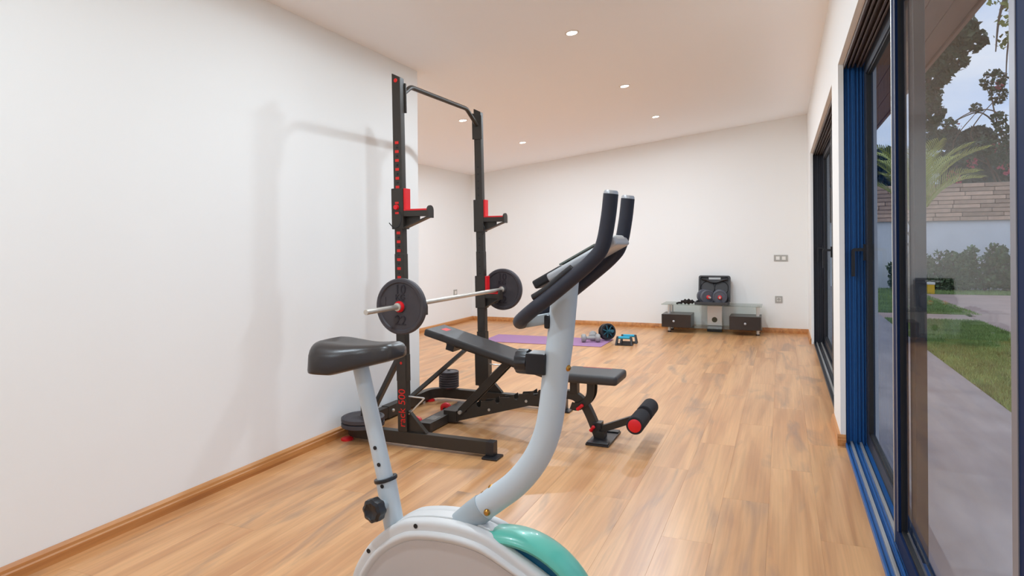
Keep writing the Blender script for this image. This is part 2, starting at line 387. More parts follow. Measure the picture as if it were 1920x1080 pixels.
p3 = panel(fr2, .383, .419, 4.58, 6.06, .024, 2.14, .085, navy2); lever(p3, .383, 6.02, 1.08)
p4 = panel(fr2, .428, .464, 5.97, 8.078, .024, 2.14, .085, navy2); lever(p4, .428, 8.03, 1.08)
b = MB().box(-2.35, -2.28, Y0-.12, Y0-.03, 0, 2.15).box(.13, .2, Y0-.12, Y0-.03, 0, 2.15).box(-2.28, .13, Y0-.12, Y0-.03, 2.08, 2.15).box(-2.28, .13, Y0-.12, Y0-.03, 0, .06)
for xx in (-1.5, -.7): b.box(xx-.035, xx+.035, Y0-.12, Y0-.03, .06, 2.08)
fr3 = struct(b.build('added_rear_door', navy2, bevel=.003))  # unseen rear glazing, added to bring more daylight into the room
for xa, xb in ((-2.29, -1.53), (-1.47, -.73), (-.67, .14)): MB().box(xa, xb, Y0-.079, Y0-.071, .05, 2.09).build('glass_pane', glass, fr3, flat=True)

# ------------------------------------------------------------------ ceiling downlights
tilt = math.atan(CB)
def downlight(x, y, label, first=[None]):
    z = cz(x)
    nrm = Vector((CB, 0, -1)).normalized()
    if first[0] is None:
        t = thing('downlight', (x, y, z), label, 'ceiling light', 'recessed ceiling downlights')
        MB().lathe((x, y, z), nrm, [(.036, .0005), (.036, .004), (.046, .004), (.05, .001), (.05, -.001)], 36).build('trim_ring', ring_m, t)
        MB().lathe((x, y, z), nrm, [(.036, -.001), (.036, .002), (0, .0025)], 28).build('diffuser', led, t)
        first[0] = t
    else: t = dup(first[0], (x, y, z), label)
    la = bpy.data.lights.new('downlight_lamp', 'SPOT'); la.spot_size = R(178); la.spot_blend = .12; la.shadow_soft_size = .05; la.energy = DOWNLIGHT_W; la.color = LAMP
    lo = bpy.data.objects.new('downlight_lamp', la); COL.objects.link(lo); lo.parent = t; lo.location = nrm*.02; lo.rotation_euler = (0, math.atan(-CB), 0)
    lb = bpy.data.lights.new('downlight_beam', 'AREA'); lb.shape = 'DISK'; lb.size = .075; lb.energy = DOWNLIGHT_BEAM; lb.color = LAMP
    lo = bpy.data.objects.new('downlight_beam', lb); COL.objects.link(lo); lo.parent = t; lo.location = nrm*.008; lo.rotation_euler = (0, math.atan(-CB), 0)
    return t
downlight(-1.29, 4.17, 'recessed round downlight nearest the camera, at the top of the ceiling')
downlight(-1.295, 5.77, 'recessed round downlight in the middle of the right-hand row of three')
downlight(-1.295, 7.31, 'recessed round downlight of the right-hand row closest to the back wall')
downlight(-2.90, 5.73, 'recessed round downlight seen between the two rack uprights')
downlight(-2.885, 7.29, 'recessed round downlight just right of the far rack upright')
for yy, w in ((2.57, 'above the rack side of the bike'), (.97, 'straight above the camera'), (-.63, 'behind the camera by the added rear door')): downlight(-1.29, yy, 'recessed round downlight %s, unseen, added to light the room' % w)  # three unseen downlights added to carry light through the near end
# ------------------------------------------------------------------ power rack
YN, YF = 3.195, 4.265
rack = thing('power_rack', (-2.0, (YN+YF)/2, 0), 'tall black steel half rack with red markings and a pull-up bar against the white wall', 'power rack')
lean = lambda z: -2.003-.030*z/2.13
RECT = lambda w, h: [(-w/2, -h/2), (w/2, -h/2), (w/2, h/2), (-w/2, h/2)]
base = fillet([(-1.48, YN, .051), (-2.42, YN, .051), (-2.42, YF, .051), (-1.40, YF, .051)], .13, 8)
MB().sweep(base, RECT(.05, .07)).build('base_frame', black, rack, bevel=.004)
for (x, y) in ((-1.447, YN), (-1.385, YF)):
    MB().box(x-.045, x+.045, y-.06, y+.035, 0, .012).box(x-.035, x+.012, y-.028, y+.028, .012, .088).build('front_foot', plast, rack, bevel=.005)
for (x, y) in ((-2.385, YN-.025), (-2.405, YF-.08)):
    MB().lathe((x, y, 0), (0, 0, 1), [(.036, 0), (.036, .009), (.022, .0165)], 24).build('floor_pad', red, rack)
def hbox(y0, y1, w, z0, z1, dz=0.):
    # box that follows the slight lean of the uprights; dz lowers the room-side top edge
    a, c = lean(z0), lean(z1)
    return MB().add([(a-w/2, y0, z0), (a+w/2, y0, z0), (a+w/2, y1, z0), (a-w/2, y1, z0), (c-w/2, y0, z1), (c+w/2, y0, z1-dz), (c+w/2, y1, z1-dz), (c-w/2, y1, z1)],
                    [(0,3,2,1),(4,5,6,7),(0,1,5,4),(1,2,6,5),(2,3,7,6),(3,0,4,7)])
hole_src = []; mark_src = []
for yc, near in ((YN, True), (YF, False)):
    po = hbox(yc-.025, yc+.025, .060, .086, 1.10).build('lower_post', black, rack, bevel=.005)
    up = hbox(yc-.023, yc+.023, .056, 1.09, 2.135, .028).build('upper_post', black, rack, bevel=.005)
    s = 1 if near else -1
    # plate that carries the pull-up bar on the inner face
    hbox(yc+s*.023, yc+s*.032, .075, 1.91, 2.10, .02).build('bar_plate', black, rack, bevel=.002)
    zs = [1.734-.0508*k for k in range(6)]+[1.219-.0508*k for k in range(6)]
    for z in zs:
        c = (lean(z), yc-.0250, z-.0254)
        if not hole_src: hole_src.append(MB().cyl((c[0], c[1]-.0012, c[2]), (c[0], c[1]+.0012, c[2]), .0052, n=16).build('pin_hole', gasket, rack))
        else: clone(hole_src[0], c, rack)
        if near:
            c = (lean(z), yc-.0252, z)
            if not mark_src: mark_src.append(MB().box(c[0]-.012, c[0]+.012, c[1]-.0008, c[1]+.0008, z-.008, z+.008).build('position_mark', redp, rack, bevel=.004, seg=3, flat=True))
            else: clone(mark_src[0], c, rack)
    # gusset between post and base
    MB().prism([(-1.975, yc-.003, .20), (-1.862, yc-.003, .086), (-1.975, yc-.003, .086)], (0, .006, 0)).bar((-1.972, yc, .205), (-1.856, yc, .088), .03, .005, (1, 0, 1)).build('gusset', black, rack, bevel=.001, seg=1)
    # wire bracket
    MB().tube(fillet([(-1.975, yc, .285), (-1.872, yc, .283), (-1.975, yc, .183)], .006, 3), .0045, 8, (0, 1, 0)).build('wire_bracket', alu, rack)
    hbox(yc-.02, yc+.02, .07, .372, .524).build('post_sheath', black, rack, bevel=.003) if near else hbox(yc-.032, yc+.034, .105, .13, .385).build('post_sheath', black, rack, bevel=.004)
    if not near: hbox(yc-.028, yc+.028, .068, .385, .52).build('post_collar', black, rack, bevel=.003)
    # diagonal brace to the rear tube
    yb = 3.46 if near else 3.94
    MB().bar((-2.04, yc, .50 if near else .47), (-2.41, yb, .088), .026, .04, (0, 1, 0)).build('diagonal_brace', black, rack, bevel=.003)
    # barbell hooks
    for hz in (1.24, .69):
        w = hbox(yc-.033, yc+.033, .078, hz, hz+.233); xs = lean(hz+.1)+.039; AL = .155 if hz > 1 else .105
        hk = w.build('hook_sleeve', black, rack, bevel=.004)
        MB().box(xs-.002, xs+.012, yc-.028, yc+.028, hz+.112, hz+.232).build('red_upright_pad', red, hk, bevel=.004)
        MB().box(xs-.002, xs+AL-.005, yc-.028, yc+.028, hz+.104, hz+.114).build('red_arm_pad', red, hk, bevel=.002)
        a = MB().box(xs-.002, xs+AL, yc-.03, yc+.03, hz+.072, hz+.104)
        a.prism([(xs, yc-.004, hz+.072), (xs+.09, yc-.004, hz+.072), (xs+.09, yc-.004, hz+.045), (xs, yc-.004, hz+.008)], (0, .008, 0))
        a.bar((xs, yc, hz+.010), (xs+AL+.005, yc, hz+.072), .05, .008)
        a.build('hook_arm', black, hk, bevel=.002)
        MB().prism([(xs+AL-.005, yc+.032*math.cos(t), hz+.105+.028*math.sin(t)) for t in np.linspace(0, math.pi, 9)]+[(xs+AL-.005, yc-.032, hz+.062), (xs+AL-.005, yc+.032, hz+.062)], (.012, 0, 0)).build('hook_end_plate', black, hk, bevel=.002)
        if near or hz > 1:
            sg = -1 if near else 1; x0 = lean(hz)
            pth = smooth_path([(x0+.012, yc-.036, hz+.10), (x0+.03, yc-.042, hz+.075), (x0+.032, yc-.048, hz+.04), (x0+.018, yc-.055, hz+.012), (x0-.006, yc-.062, hz+.008), (x0-.034, yc-.066, hz+.035)] if near else
                              [(x0+.03, yc-.036, hz+.06), (x0+.05, yc-.04, hz+.03), (x0+.052, yc-.045, hz+.0), (x0+.035, yc-.05, hz-.02)])
            MB().tube(pth, .003, 8, (0, 1, 0)).build('wire_hook', gasket, hk)
        if near:
            x0 = lean(hz+.1)
            MB().cyl((x0-.004, yc-.032, hz+.125), (x0-.004, yc-.047, hz+.125), .016, .013).build('pin_knob', red, hk)
            for dz in (.15, .092): MB().box(x0-.014, x0+.01, yc-.0338, yc-.0325, hz+dz-.006, hz+dz+.006).build('hook_mark', redp, hk, flat=True)
for z, sz in ((2.09, .012), (.477, .008)):
    MB().lathe((lean(z), YN-.0255, z), (0, -1, 0), [(sz, 0), (sz*.8, .002), (0, .002)], 16).build('bolt_mark', redp, rack)
text('rack_lettering', 'rack 500', .062, .0006, redp, rack, (-2.003, YN-.0258, .222), (0, 0, 1), (-1, 0, 0))
z_p = 2.015
pp = fillet([(lean(2.0), YN+.03, 2.012), (lean(2.0)-.002, YN+.14, 2.088), (lean(2.0)-.002, YF-.19, 2.100), (lean(2.0), YF-.03, 2.012)], .025, 5)
MB().tube(pp, .0145, 16, (1, 0, 0)).build('pull_up_bar', black, rack)
for (x, y, h) in ((-2.29, YN, .24), (-2.29, YF, .225)):
    MB().lathe((x, y, .085), (0, 0, 1), [(.0125, 0), (.0125, h-.098), (.009, h-.088), (0, h-.085)], 18).build('plate_peg', black, rack)
MB().box(-2.448, -2.392, 3.62, 3.80, .012, .090).build('rear_clamp', black, rack, bevel=.003)
for dy in (.05, .13): MB().lathe((-2.392, 3.62+dy, .055), (1, 0, 0), [(.012, 0), (.012, .006), (.006, .012), (0, .012)], 6).build('bolt', chrome, rack)

# weight plates stored on the pegs
def disc_plate(name, c, r, th, m, parent=None, hole=.014):
    c = Vector(c)
    pr = [(hole, 0), (r*.93, 0), (r, th*.18), (r, th*.82), (r*.93, th), (r*.86, th), (r*.83, th*.86), (r*.28, th*.86), (r*.24, th), (hole, th), (hole, 0)]
    return MB().lathe(c, (0, 0, 1), pr, 48).build(name, m, parent)
for k, z in enumerate((.087, .117)):
    t = disc_plate('weight_plate', (-2.29, YN, z), .125, .029, iron)
    tag(t, 'large grey iron plate at the %s of the pair on the near rack foot' % ('bottom', 'top')[k], 'weight plate', 'large plates on the near peg')
disc = MB().lathe((-2.29, YF, .086), (0, 0, 1), [(.014, 0), (.034, 0), (.034, .008), (.014, .008), (.014, 0)], 24).build('red_washer', red)
tag(disc, 'thin red washer under the stack of small plates on the far peg', 'washer')
src = None
for k in range(7):
    c = Vector((-2.29, YF, .0950+k*.0172))
    if src is None: src = o = disc_plate('weight_plate', c, .074, .0165, iron)
    else:
        o = src.copy(); COL.objects.link(o); o.location = Vector(src.location)+Vector((0, 0, k*.0172))
    nm = ['lowest', 'second lowest', 'third from the bottom', 'middle', 'third from the top', 'second highest', 'topmost'][k]
    tag(o, 'small grey iron plate, %s of the seven stacked on the far peg' % nm, 'weight plate', 'small plates on the far peg')

# ------------------------------------------------------------------ barbell
BX, BZ = -1.900, .8185
bb = thing('barbell', (BX, 3.7, BZ), 'steel barbell with a grey iron plate on each end resting on the rack hooks', 'barbell')
MB().cyl((BX, 2.68, BZ), (BX, 4.70, BZ), .0135, n=24).build('bar', chrome, bb, bevel=.002)
def wplate(y, s):
    # s = side the raised face looks to
    r = .152; h = .017
    pr = [(.0145, -h), (.03, -h), (.032, -h*.55), (r*.82, -h*.55), (r*.86, -h), (r*.95, -h), (r, -h*.6), (r, h*.6), (r*.95, h), (r*.86, h), (r*.82, h*.55), (.032, h*.55), (.03, h), (.0145, h), (.0145, -h)]
    return MB().lathe((BX, y, BZ), (0, 1, 0), pr, 64).build('weight_plate', iron, bb)
pn = wplate(3.005, -1); pf = wplate(4.385, -1)
for y, p in ((3.005, pn), (4.385, pf)):
    yy = y-.0094
    text('embossed_lettering', '10', .070, .0045, iron_d, p, (BX+.0, yy, BZ+.090), (1, 0, 0), (0, 0, 1))
    text('embossed_lettering', 'KG', .046, .0045, iron_d, p, (BX+.0, yy, BZ+.048), (1, 0, 0), (0, 0, 1))
    text('embossed_lettering', '22', .074, .0045, iron_d, p, (BX+.0, yy, BZ-.078), (1, 0, 0), (0, 0, 1))
    MB().box(BX-.125, BX-.092, yy-.003, yy+.002, BZ+.005, BZ+.05).build('raised_badge', iron, p, bevel=.003)
MB().lathe((BX, 2.987, BZ), (0, -1, 0), [(.0138, 0), (.030, 0), (.030, .008), (.024, .018), (.0138, .018), (.0138, 0)], 28).build('red_collar', red, bb)
MB().lathe((BX, 2.968, BZ), (0, -1, 0), [(.0138, 0), (.022, 0), (.022, .008), (.0138, .010), (.0138, 0)], 12).build('lock_nut', chrome, bb)
MB().lathe((BX, 4.366, BZ), (0, -1, 0), [(.0138, 0), (.022, 0), (.022, .012), (.0138, .014), (.0138, 0)], 28).build('inner_collar', chrome, bb)
MB().lathe((BX, 3.024, BZ), (0, 1, 0), [(.0138, 0), (.022, 0), (.022, .012), (.0138, .014), (.0138, 0)], 28).build('inner_collar', chrome, bb)
MB().lathe((BX, 4.404, BZ), (0, 1, 0), [(.0138, 0), (.030, 0), (.030, .008), (.024, .018), (.0138, .018), (.0138, 0)], 28).build('red_collar', red, bb)

# ------------------------------------------------------------------ weight bench
YM = 3.73
bn = thing('weight_bench', (-1.5, YM, 0), 'black adjustable weight bench with red pins and foam leg rollers', 'weight bench')
leg = smooth_path([(-1.42, YM, .205), (-1.30, YM, .228), (-1.195, YM, .246), (-1.137, YM, .234), (-1.089, YM, .193), (-1.053, YM, .128), (-1.022, YM, .055), (-1.004, YM, .014)], 5)
MB().sweep(leg, RECT(.05, .05), (0, 1, 0)).build('curved_front_leg', black, bn, bevel=.004)
MB().sweep(fillet([(-1.945, YM, .048), (-1.80, YM, .085), (-1.40, YM, .205)], .03), RECT(.05, .045), (0, 1, 0)).build('spine_tube', black, bn, bevel=.003)
MB().box(-1.045, -.91, YM-.155, YM+.155, 0, .012).box(-1.04, -.915, YM-.155, YM-.10, .012, .02).box(-1.04, -.915, YM+.10, YM+.155, .012, .02).build('foot_plate', plast, bn, bevel=.005)
MB().box(-1.015, -.965, YM-.035, YM+.035, .01, .05).build('foot_bracket', black, bn, bevel=.003)
# notched ladder plates
top = []
nx = [-1.80, -1.773, -1.643, -1.517, -1.389]
zt = lambda x: .150+(x+1.80)*(.265-.150)/(.43)
prof = [(-1.93, .020), (-1.93, .080)]
for xn in (-1.90, -1.865): prof += [(xn-.012, .088+(xn+1.93)*.3), (xn-.007, .066+(xn+1.93)*.3), (xn+.007, .066+(xn+1.93)*.3), (xn+.014, .105+(xn+1.93)*.3)]
for xn in nx[1:]:
    z = zt(xn); prof += [(xn-.045, z-.022), (xn-.018, z-.004)]
    prof += [(xn-.016, z-.008), (xn-.015, z-.024), (xn-.007, z-.033), (xn+.005, z-.033), (xn+.014, z-.024), (xn+.015, z-.004), (xn+.02, z+.004)]
prof += [(-1.34, .272), (-1.34, .190)]
for s in (-1, 1):
    MB().prism([(x, YM+s*.034-.003, z) for x, z in prof], (0, .006, 0)).build('notched_plate', black, bn)
    for (x, z) in ((-1.70, .115), (-1.45, .19)): MB().lathe((x, YM+s*.037, z), (0, s, 0), [(.009, 0), (.009, .005), (0, .006)], 6).build('bolt', chrome, bn)
MB().cyl((-1.90, YM-.055, .082), (-1.90, YM+.055, .082), .012, n=16).build('strut_pin', chrome, bn)
# rear stabiliser
st = MB().box(-2.075, -1.985, 3.45, 4.01, .008, .062).build('rear_stabiliser', black, bn, bevel=.004)
MB().box(-2.079, -1.981, 3.445, 3.475, .0, .064).build('end_cap', plast, st, bevel=.003)
MB().box(-2.079, -1.981, 3.985, 4.015, .0, .064).build('end_cap', plast, st, bevel=.003)
MB().box(-2.06, -2.0, 3.53, 3.62, .062, .063).build('warning_label', mat('grey_label', lin(110, 104, 98), .5, var=.3, vscale=60), st, flat=True)
MB().box(-2.02, -1.93, YM-.045, YM+.045, .012, .086).build('spine_bracket', black, bn, bevel=.004)
for y in (3.52, 3.90):
    MB().lathe((-2.118, y-.018, .038), (0, 1, 0), [(.010, 0), (.027, 0), (.038, .008), (.038, .028), (.027, .036), (.010, .036), (.010, 0)], 28).build('transport_wheel', red, bn)
    MB().cyl((-2.118, y-.03, .038), (-2.118, y+.03, .038), .0095, n=12).bar((-2.118, y+.027, .038), (-2.06, y+.027, .045), .006, .03, (0, 1, 0)).build('wheel_axle', gasket, bn)
# backrest
ANG = math.atan(.2565)
def tilt_box(x0, x1, y0, y1, d0, d1):
    # box along the backrest; x measured on the bottom near line, d perpendicular to it
    b0 = lambda x: .569-(x+2.108)*.2565
    n = Vector((math.sin(ANG), 0, math.cos(ANG))); pts = []
    for d in (d0, d1):
        for (x, y) in ((x0, y0), (x1, y0), (x1, y1), (x0, y1)): pts.append(Vector((x, y, b0(x)))+n*d)
    return MB().add(pts, [(0,3,2,1),(4,5,6,7),(0,1,5,4),(1,2,6,5),(2,3,7,6),(3,0,4,7)])
bk = tilt_box(-2.118, -1.235, YM-.13, YM+.13, 0, .046).build('backrest_pad', vinyl, bn, bevel=.017, seg=4)
tilt_box(-2.06, -2.02, YM-.02, YM+.05, .0462, .0468).build('red_logo_patch', redp, bk, flat=True)
tilt_box(-2.00, -1.24, YM-.025, YM+.025, -.035, .001).build('backrest_frame', black, bn, bevel=.003)
tilt_box(-1.985, -1.93, YM-.05, YM+.05, -.062, -.012).build('pad_block', plast, bn, bevel=.003)
for s in (-1, 1):
    MB().bar((-1.575, YM+s*.034, .415), (-1.905, YM+s*.034, .082), .045, .012, (0, 1, 0)).build('support_strut', black, bn, bevel=.002)
# seat
MB().box(-1.21, -.865, YM-.13, YM+.13, .342, .396).build('seat_pad', vinyl, bn, bevel=.022, seg=4)
MB().box(-1.13, -.95, YM+.098, YM+.106, .3958, .3966).build('seat_print', redp, bn, flat=True)
MB().box(-1.175, -1.13, YM-.028, YM+.028, .255, .345).build('seat_post', black, bn, bevel=.003)
arc = [(-1.165, .190), (-1.14, .183), (-1.11, .190), (-1.075, .215), (-1.052, .25), (-1.045, .29), (-1.045, .345)]
arc = smooth_path([(x, YM-.036, z) for x, z in arc], 4)
MB().sweep(arc, [(-.022, -.004), (.022, -.004), (.022, .004), (-.022, .004)], (0, 1, 0)).build('seat_bracket', black, bn, bevel=.001, seg=1)
MB().sweep([(p.x, YM+.036, p.z) for p in arc], [(-.022, -.004), (.022, -.004), (.022, .004), (-.022, .004)], (0, 1, 0)).build('seat_bracket', black, bn, bevel=.001, seg=1)
def red_pin(p, q):
    p = Vector(p); q = Vector(q); d = q-p
    MB().tube([p, p+d*.1, p+d*.5, p+d*.9, q], [.006, .011, .009, .011, .006], 14, (1, 0, 0)).build('locking_pin', red, bn)
red_pin((-1.125, YM-.05, .170), (-1.085, YM-.058, .205)); red_pin((-1.045, YM-.045, .05), (-1.02, YM-.055, .085))
# leg rollers
MB().bar((-1.005, YM, .052), (-.745, YM, .158), .04, .035, (0, 1, 0)).build('roller_arm', black, bn, bevel=.003)
MB().box(-1.035, -.985, YM-.032, YM+.032, .06, .10).build('arm_clamp', plast, bn, bevel=.003)
MB().cyl((-.745, YM-.235, .160), (-.745, YM+.235, .160), .012, n=16).build('roller_axle', chrome, bn)
for s in (-1, 1):
    ro = MB().lathe((-.745, YM+s*.13, .160), (0, s, 0), [(.013, -.10), (.044, -.10), (.048, -.096), (.048, .096), (.044, .10), (.013, .10), (.013, -.10)], 36).build('foam_roller', foam, bn)
    MB().lathe((-.745, YM+s*.228, .160), (0, s, 0), [(.036, 0), (.036, .004), (.030, .008), (0, .009)], 32).build('red_end_cap', red, ro)
# ------------------------------------------------------------------ exercise bike
YK = 1.53
bk = thing('exercise_bike', (-.75, YK, 0), 'grey upright exercise bike with a teal flywheel guard, closest to the camera', 'exercise bike')
mast = smooth_path([(-.494, YK, 1.062), (-.509, YK, .915), (-.522, YK, .828), (-.533, YK, .736), (-.549, YK, .667), (-.580, YK, .603), (-.628, YK, .543), (-.685, YK, .495), (-.736, YK, .455)], 6)
MB().sweep(mast, [(.0335*math.cos(a), .027*math.sin(a)) for a in np.linspace(0, 2*math.pi, 28, endpoint=False)], (0, 1, 0)).build('handlebar_mast', bike_m, bk, ang=60)
MB().sweep([(-.722, YK, .466), (-.748, YK, .445), (-.785, YK, .410)], [[(a*.0355, b*.029) for a, b in circ(1, 28)], [(a*.0358, b*.0295) for a, b in circ(1, 28)], [(a*.037, b*.031) for a, b in circ(1, 28)]], (0, 1, 0)).build('mast_sleeve', bike_d, bk, ang=60)
for (x, y, z, n) in ((-.700, YK-.027, .466, (0, -1, 0)), (-.722, YK+.0, .500, (-.6, 0, .8)), (-.700, YK, .520, (-.62, 0, .78)), (-.489, YK-.005, .845, (1, -.2, .1))):
    MB().lathe((x, y, z), n, [(.009, 0), (.008, .004), (.004, .0075), (0, .008)], 16).build('brass_bolt', brass, bk)
# seat post
a = Vector((-.990, YK, .350)); b_ = Vector((-1.022, YK, .500)); c_ = Vector((-1.107, YK, .822))
MB().cyl(a, b_, .028, n=28).build('seat_tube', bike_m, bk, ang=60)
MB().cyl(b_+(a-b_)*.2, c_, .0225, n=28).build('seat_post', bike_m, bk, ang=60)
ax = (c_-b_).normalized()
MB().lathe(b_, ax, [(.0235, -.004), (.032, -.004), (.033, 0), (.032, .005), (.0235, .005), (.0235, -.004)], 32).build('rubber_collar', plast, bk)
for f, yo in ((.06, .028), (.27, .0225), (.41, .0225)):
    p = a+(b_-a)*(.93) if f < .1 else b_+(c_-b_)*(f-.13)
    MB().cyl(p+Vector((.004, -yo+.001, 0)), p+Vector((.004, -yo-.0006, 0)), .0055, n=14).build('adjustment_hole', gasket, bk)
MB().lathe(Vector((-.985, YK, .358)), (a-b_).normalized(), [(.029, -.002), (.037, -.002), (.038, .004), (.029, .005)], 28).build('base_boot', plast, bk)
k0 = Vector((-1.008, YK-.024, .440)); kd = Vector((-.12, -1, .02)).normalized()
MB().lathe(k0, kd, [(.012, 0), (.012, .03), (0, .03)], 18).build('knob_shaft', bike_d, bk)
kn = MB(); ku = kd.orthogonal().normalized(); kw = kd.cross(ku); ring = []
lob = lambda t, r: r*(1+.055*math.cos(8*t))
n_ = 48; vs = []; prof = [(.6, .028), (1, .032), (1.04, .044), (1, .056), (.72, .060), (.62, .057), (.0, .056)]
for i in range(n_):
    t = 2*math.pi*i/n_; d = ku*math.cos(t)+kw*math.sin(t)
    vs += [k0+d*(lob(t, .030)*r)+kd*h for r, h in prof]
kk = len(prof)
kn.add(vs, [(i*kk+q, ((i+1) % n_)*kk+q, ((i+1) % n_)*kk+q+1, i*kk+q+1) for i in range(n_) for q in range(kk-1)]); kn.build('seat_knob', plast, bk, ang=50)
# saddle: cross-sections along the length
sec = []; SX0, SX1 = -1.235, -.962; ns = 26; nc = 28
for i in range(ns+1):
    t = i/ns; x = SX0+(SX1-SX0)*t
    e = 1-(2*abs(t-.5))**9
    w = .112*(1-.54*(1/(1+math.exp(-(t-.52)*11)))) * (max(0.02, 1-(1-t/.22)**2.6)**.5 if t < .22 else 1) * (max(0, 1-((t-.80)/.20)**2.6)**.5 if t > .80 else 1)
    w = max(w, .004)
    zt_ = .879+.004*math.cos(t*6.0)+.001*t; zb = .794+.046*max(0, (t-.35)/.65)
    if t < .10: zt_ = .815+(zt_-.815)*math.sqrt(1-(1-t/.10)**2*.95)
    if t > .84: zt_ = .846+(zt_-.846)*math.sqrt(max(0.05, 1-((t-.84)/.16)**2.4))
    if t > .9: zb = zb+(t-.9)*.05
    prof = []
    for q in range(nc):
        a_ = 2*math.pi*q/nc; cs, sn = math.cos(a_), math.sin(a_)
        yy = w*math.copysign(abs(cs)**.45, cs)
        if sn >= 0: zz = zb+.012+(zt_-zb-.012)*(sn**.42)*(1-.10*math.exp(-(yy/.018)**2)*(1 if .12 < t < .8 else 0))
        else: zz = zb+.012*(1-abs(sn)**.6)
        # skirt flares outwards towards its lower edge
        if sn >= 0: yy *= 1-.13*sn
        prof.append((x, YK+yy, zz))
    sec.append(prof)
sd = MB(); sd.add([p for s in sec for p in s], [(i*nc+q, i*nc+(q+1) % nc, (i+1)*nc+(q+1) % nc, (i+1)*nc+q) for i in range(ns) for q in range(nc)]+[tuple(range(nc)), tuple(range(ns*nc, (ns+1)*nc))])
sd.build('saddle', seat_m, bk, ang=75)
# shroud
outl = [(-1.108, .190), (-1.105, .213), (-1.098, .242), (-1.084, .276), (-1.056, .320), (-1.029, .352), (-.990, .385), (-.956, .406), (-.924, .420), (-.862, .431), (-.794, .434), (-.735, .429), (-.68, .415), (-.61, .380), (-.53, .338), (-.46, .294), (-.41, .255), (-.395, .19), (-.42, .12), (-.50, .088), (-.98, .088), (-1.07, .11), (-1.10, .15)]
osm = smooth_path([(x, 0, z) for x, z in outl+outl[:1]], 3)[:-1]
cen = Vector((-.76, 0, .25))
def shr(name, s, y0, y1, m, bev, seg=3):
    pts = [cen+(p-cen)*s for p in osm]
    return MB().prism([(p.x, y0, p.z) for p in pts], (0, y1-y0, 0)).build(name, m, bk, bevel=bev, seg=seg, ang=35)
shr('shroud_core', 1.0, YK-.020, YK+.020, shell, .004)
for s in (-1, 1):
    ya, yb = (YK-.058, YK-.021) if s < 0 else (YK+.021, YK+.058)
    sh = shr('shroud_shell', 1.0, ya, yb, shell, .014, 4)
    # recessed side panel framed by a raised rim
    pts = [cen+Vector(((p.x-cen.x)*.93, 0, (p.z-cen.z)*.88-.002)) for p in osm]
    inner = [cen+Vector(((p.x-cen.x)*.86, 0, (p.z-cen.z)*.76-.004)) for p in osm]
    yo = YK-.058 if s < 0 else YK+.058
    n = len(pts); rim = MB()
    loops = [[(p.x, yo-s*.004, p.z) for p in pts], [(p.x+(q.x-p.x)*.15, yo+s*.010, p.z+(q.z-p.z)*.15) for p, q in zip(pts, inner)], [(p.x+(q.x-p.x)*.55, yo+s*.012, p.z+(q.z-p.z)*.55) for p, q in zip(pts, inner)], [(q.x, yo+s*.003, q.z) for q in inner]]
    rim.add([p for l in loops for p in l], [(k*n+i, k*n+(i+1) % n, (k+1)*n+(i+1) % n, (k+1)*n+i) for k in range(3) for i in range(n)])
    rim.build('raised_rim', shell, sh, ang=80)
    MB().prism([(q.x, yo+s*.001, q.z) for q in inner], (0, s*.0035, 0)).build('side_panel', shell_shaded, sh, flat=True)
    for (x, z) in ((-1.040, .322), (-.892, .413), (-.712, .378)):
        MB().cyl((x, yo+s*.0005, z), (x, yo+s*(.0012 if s < 0 else .001), z), .0062, n=16).build('screw_hole', gasket, sh)
# flywheel guard
GC = Vector((-.640, YK, .189))
gd = MB().lathe(GC, (0, 1, 0), [(.200, -.026), (.207, -.042), (.216, -.048), (.226, -.044), (.233, -.028), (.2355, 0), (.233, .028), (.226, .044), (.216, .048), (.207, .042), (.200, .026), (.198, 0), (.200, -.026)], 72).build('flywheel_guard', teal, bk, ang=50)
MB().lathe(GC, (0, 1, 0), [(0, -.020), (.15, -.020), (.203, -.030), (.203, .030), (.15, .020), (0, .020)], 64).build('flywheel_disc', blue_d, gd)
# base and cranks (below the picture)
for x in (-1.20, -.36):
    MB().cyl((x, YK-.24, .035), (x, YK+.24, .035), .03, n=24).build('stabiliser', bike_m, bk)
    for s in (-1, 1): MB().cyl((x, YK+s*.235, .036), (x, YK+s*.275, .036), .036, n=20).build('end_cap', plast, bk)
MB().bar((-1.20, YK, .06), (-.36, YK, .06), .05, .06).build('base_beam', bike_m, bk, bevel=.004)
for s in (-1, 1):
    cr_ = MB().bar((-.82, YK+s*.085, .20), (-.82+s*.16, YK+s*.085, .19), .012, .026).build('crank', chrome, bk, bevel=.003)
    MB().cyl((-.82, YK+s*.04, .20), (-.82, YK+s*.095, .20), .016, n=16).build('axle', chrome, cr_)
    MB().box(-.82+s*.16-.045, -.82+s*.16+.045, YK+s*.14-.045, YK+s*.14+.045, .178, .202).build('pedal', plast, cr_, bevel=.006)
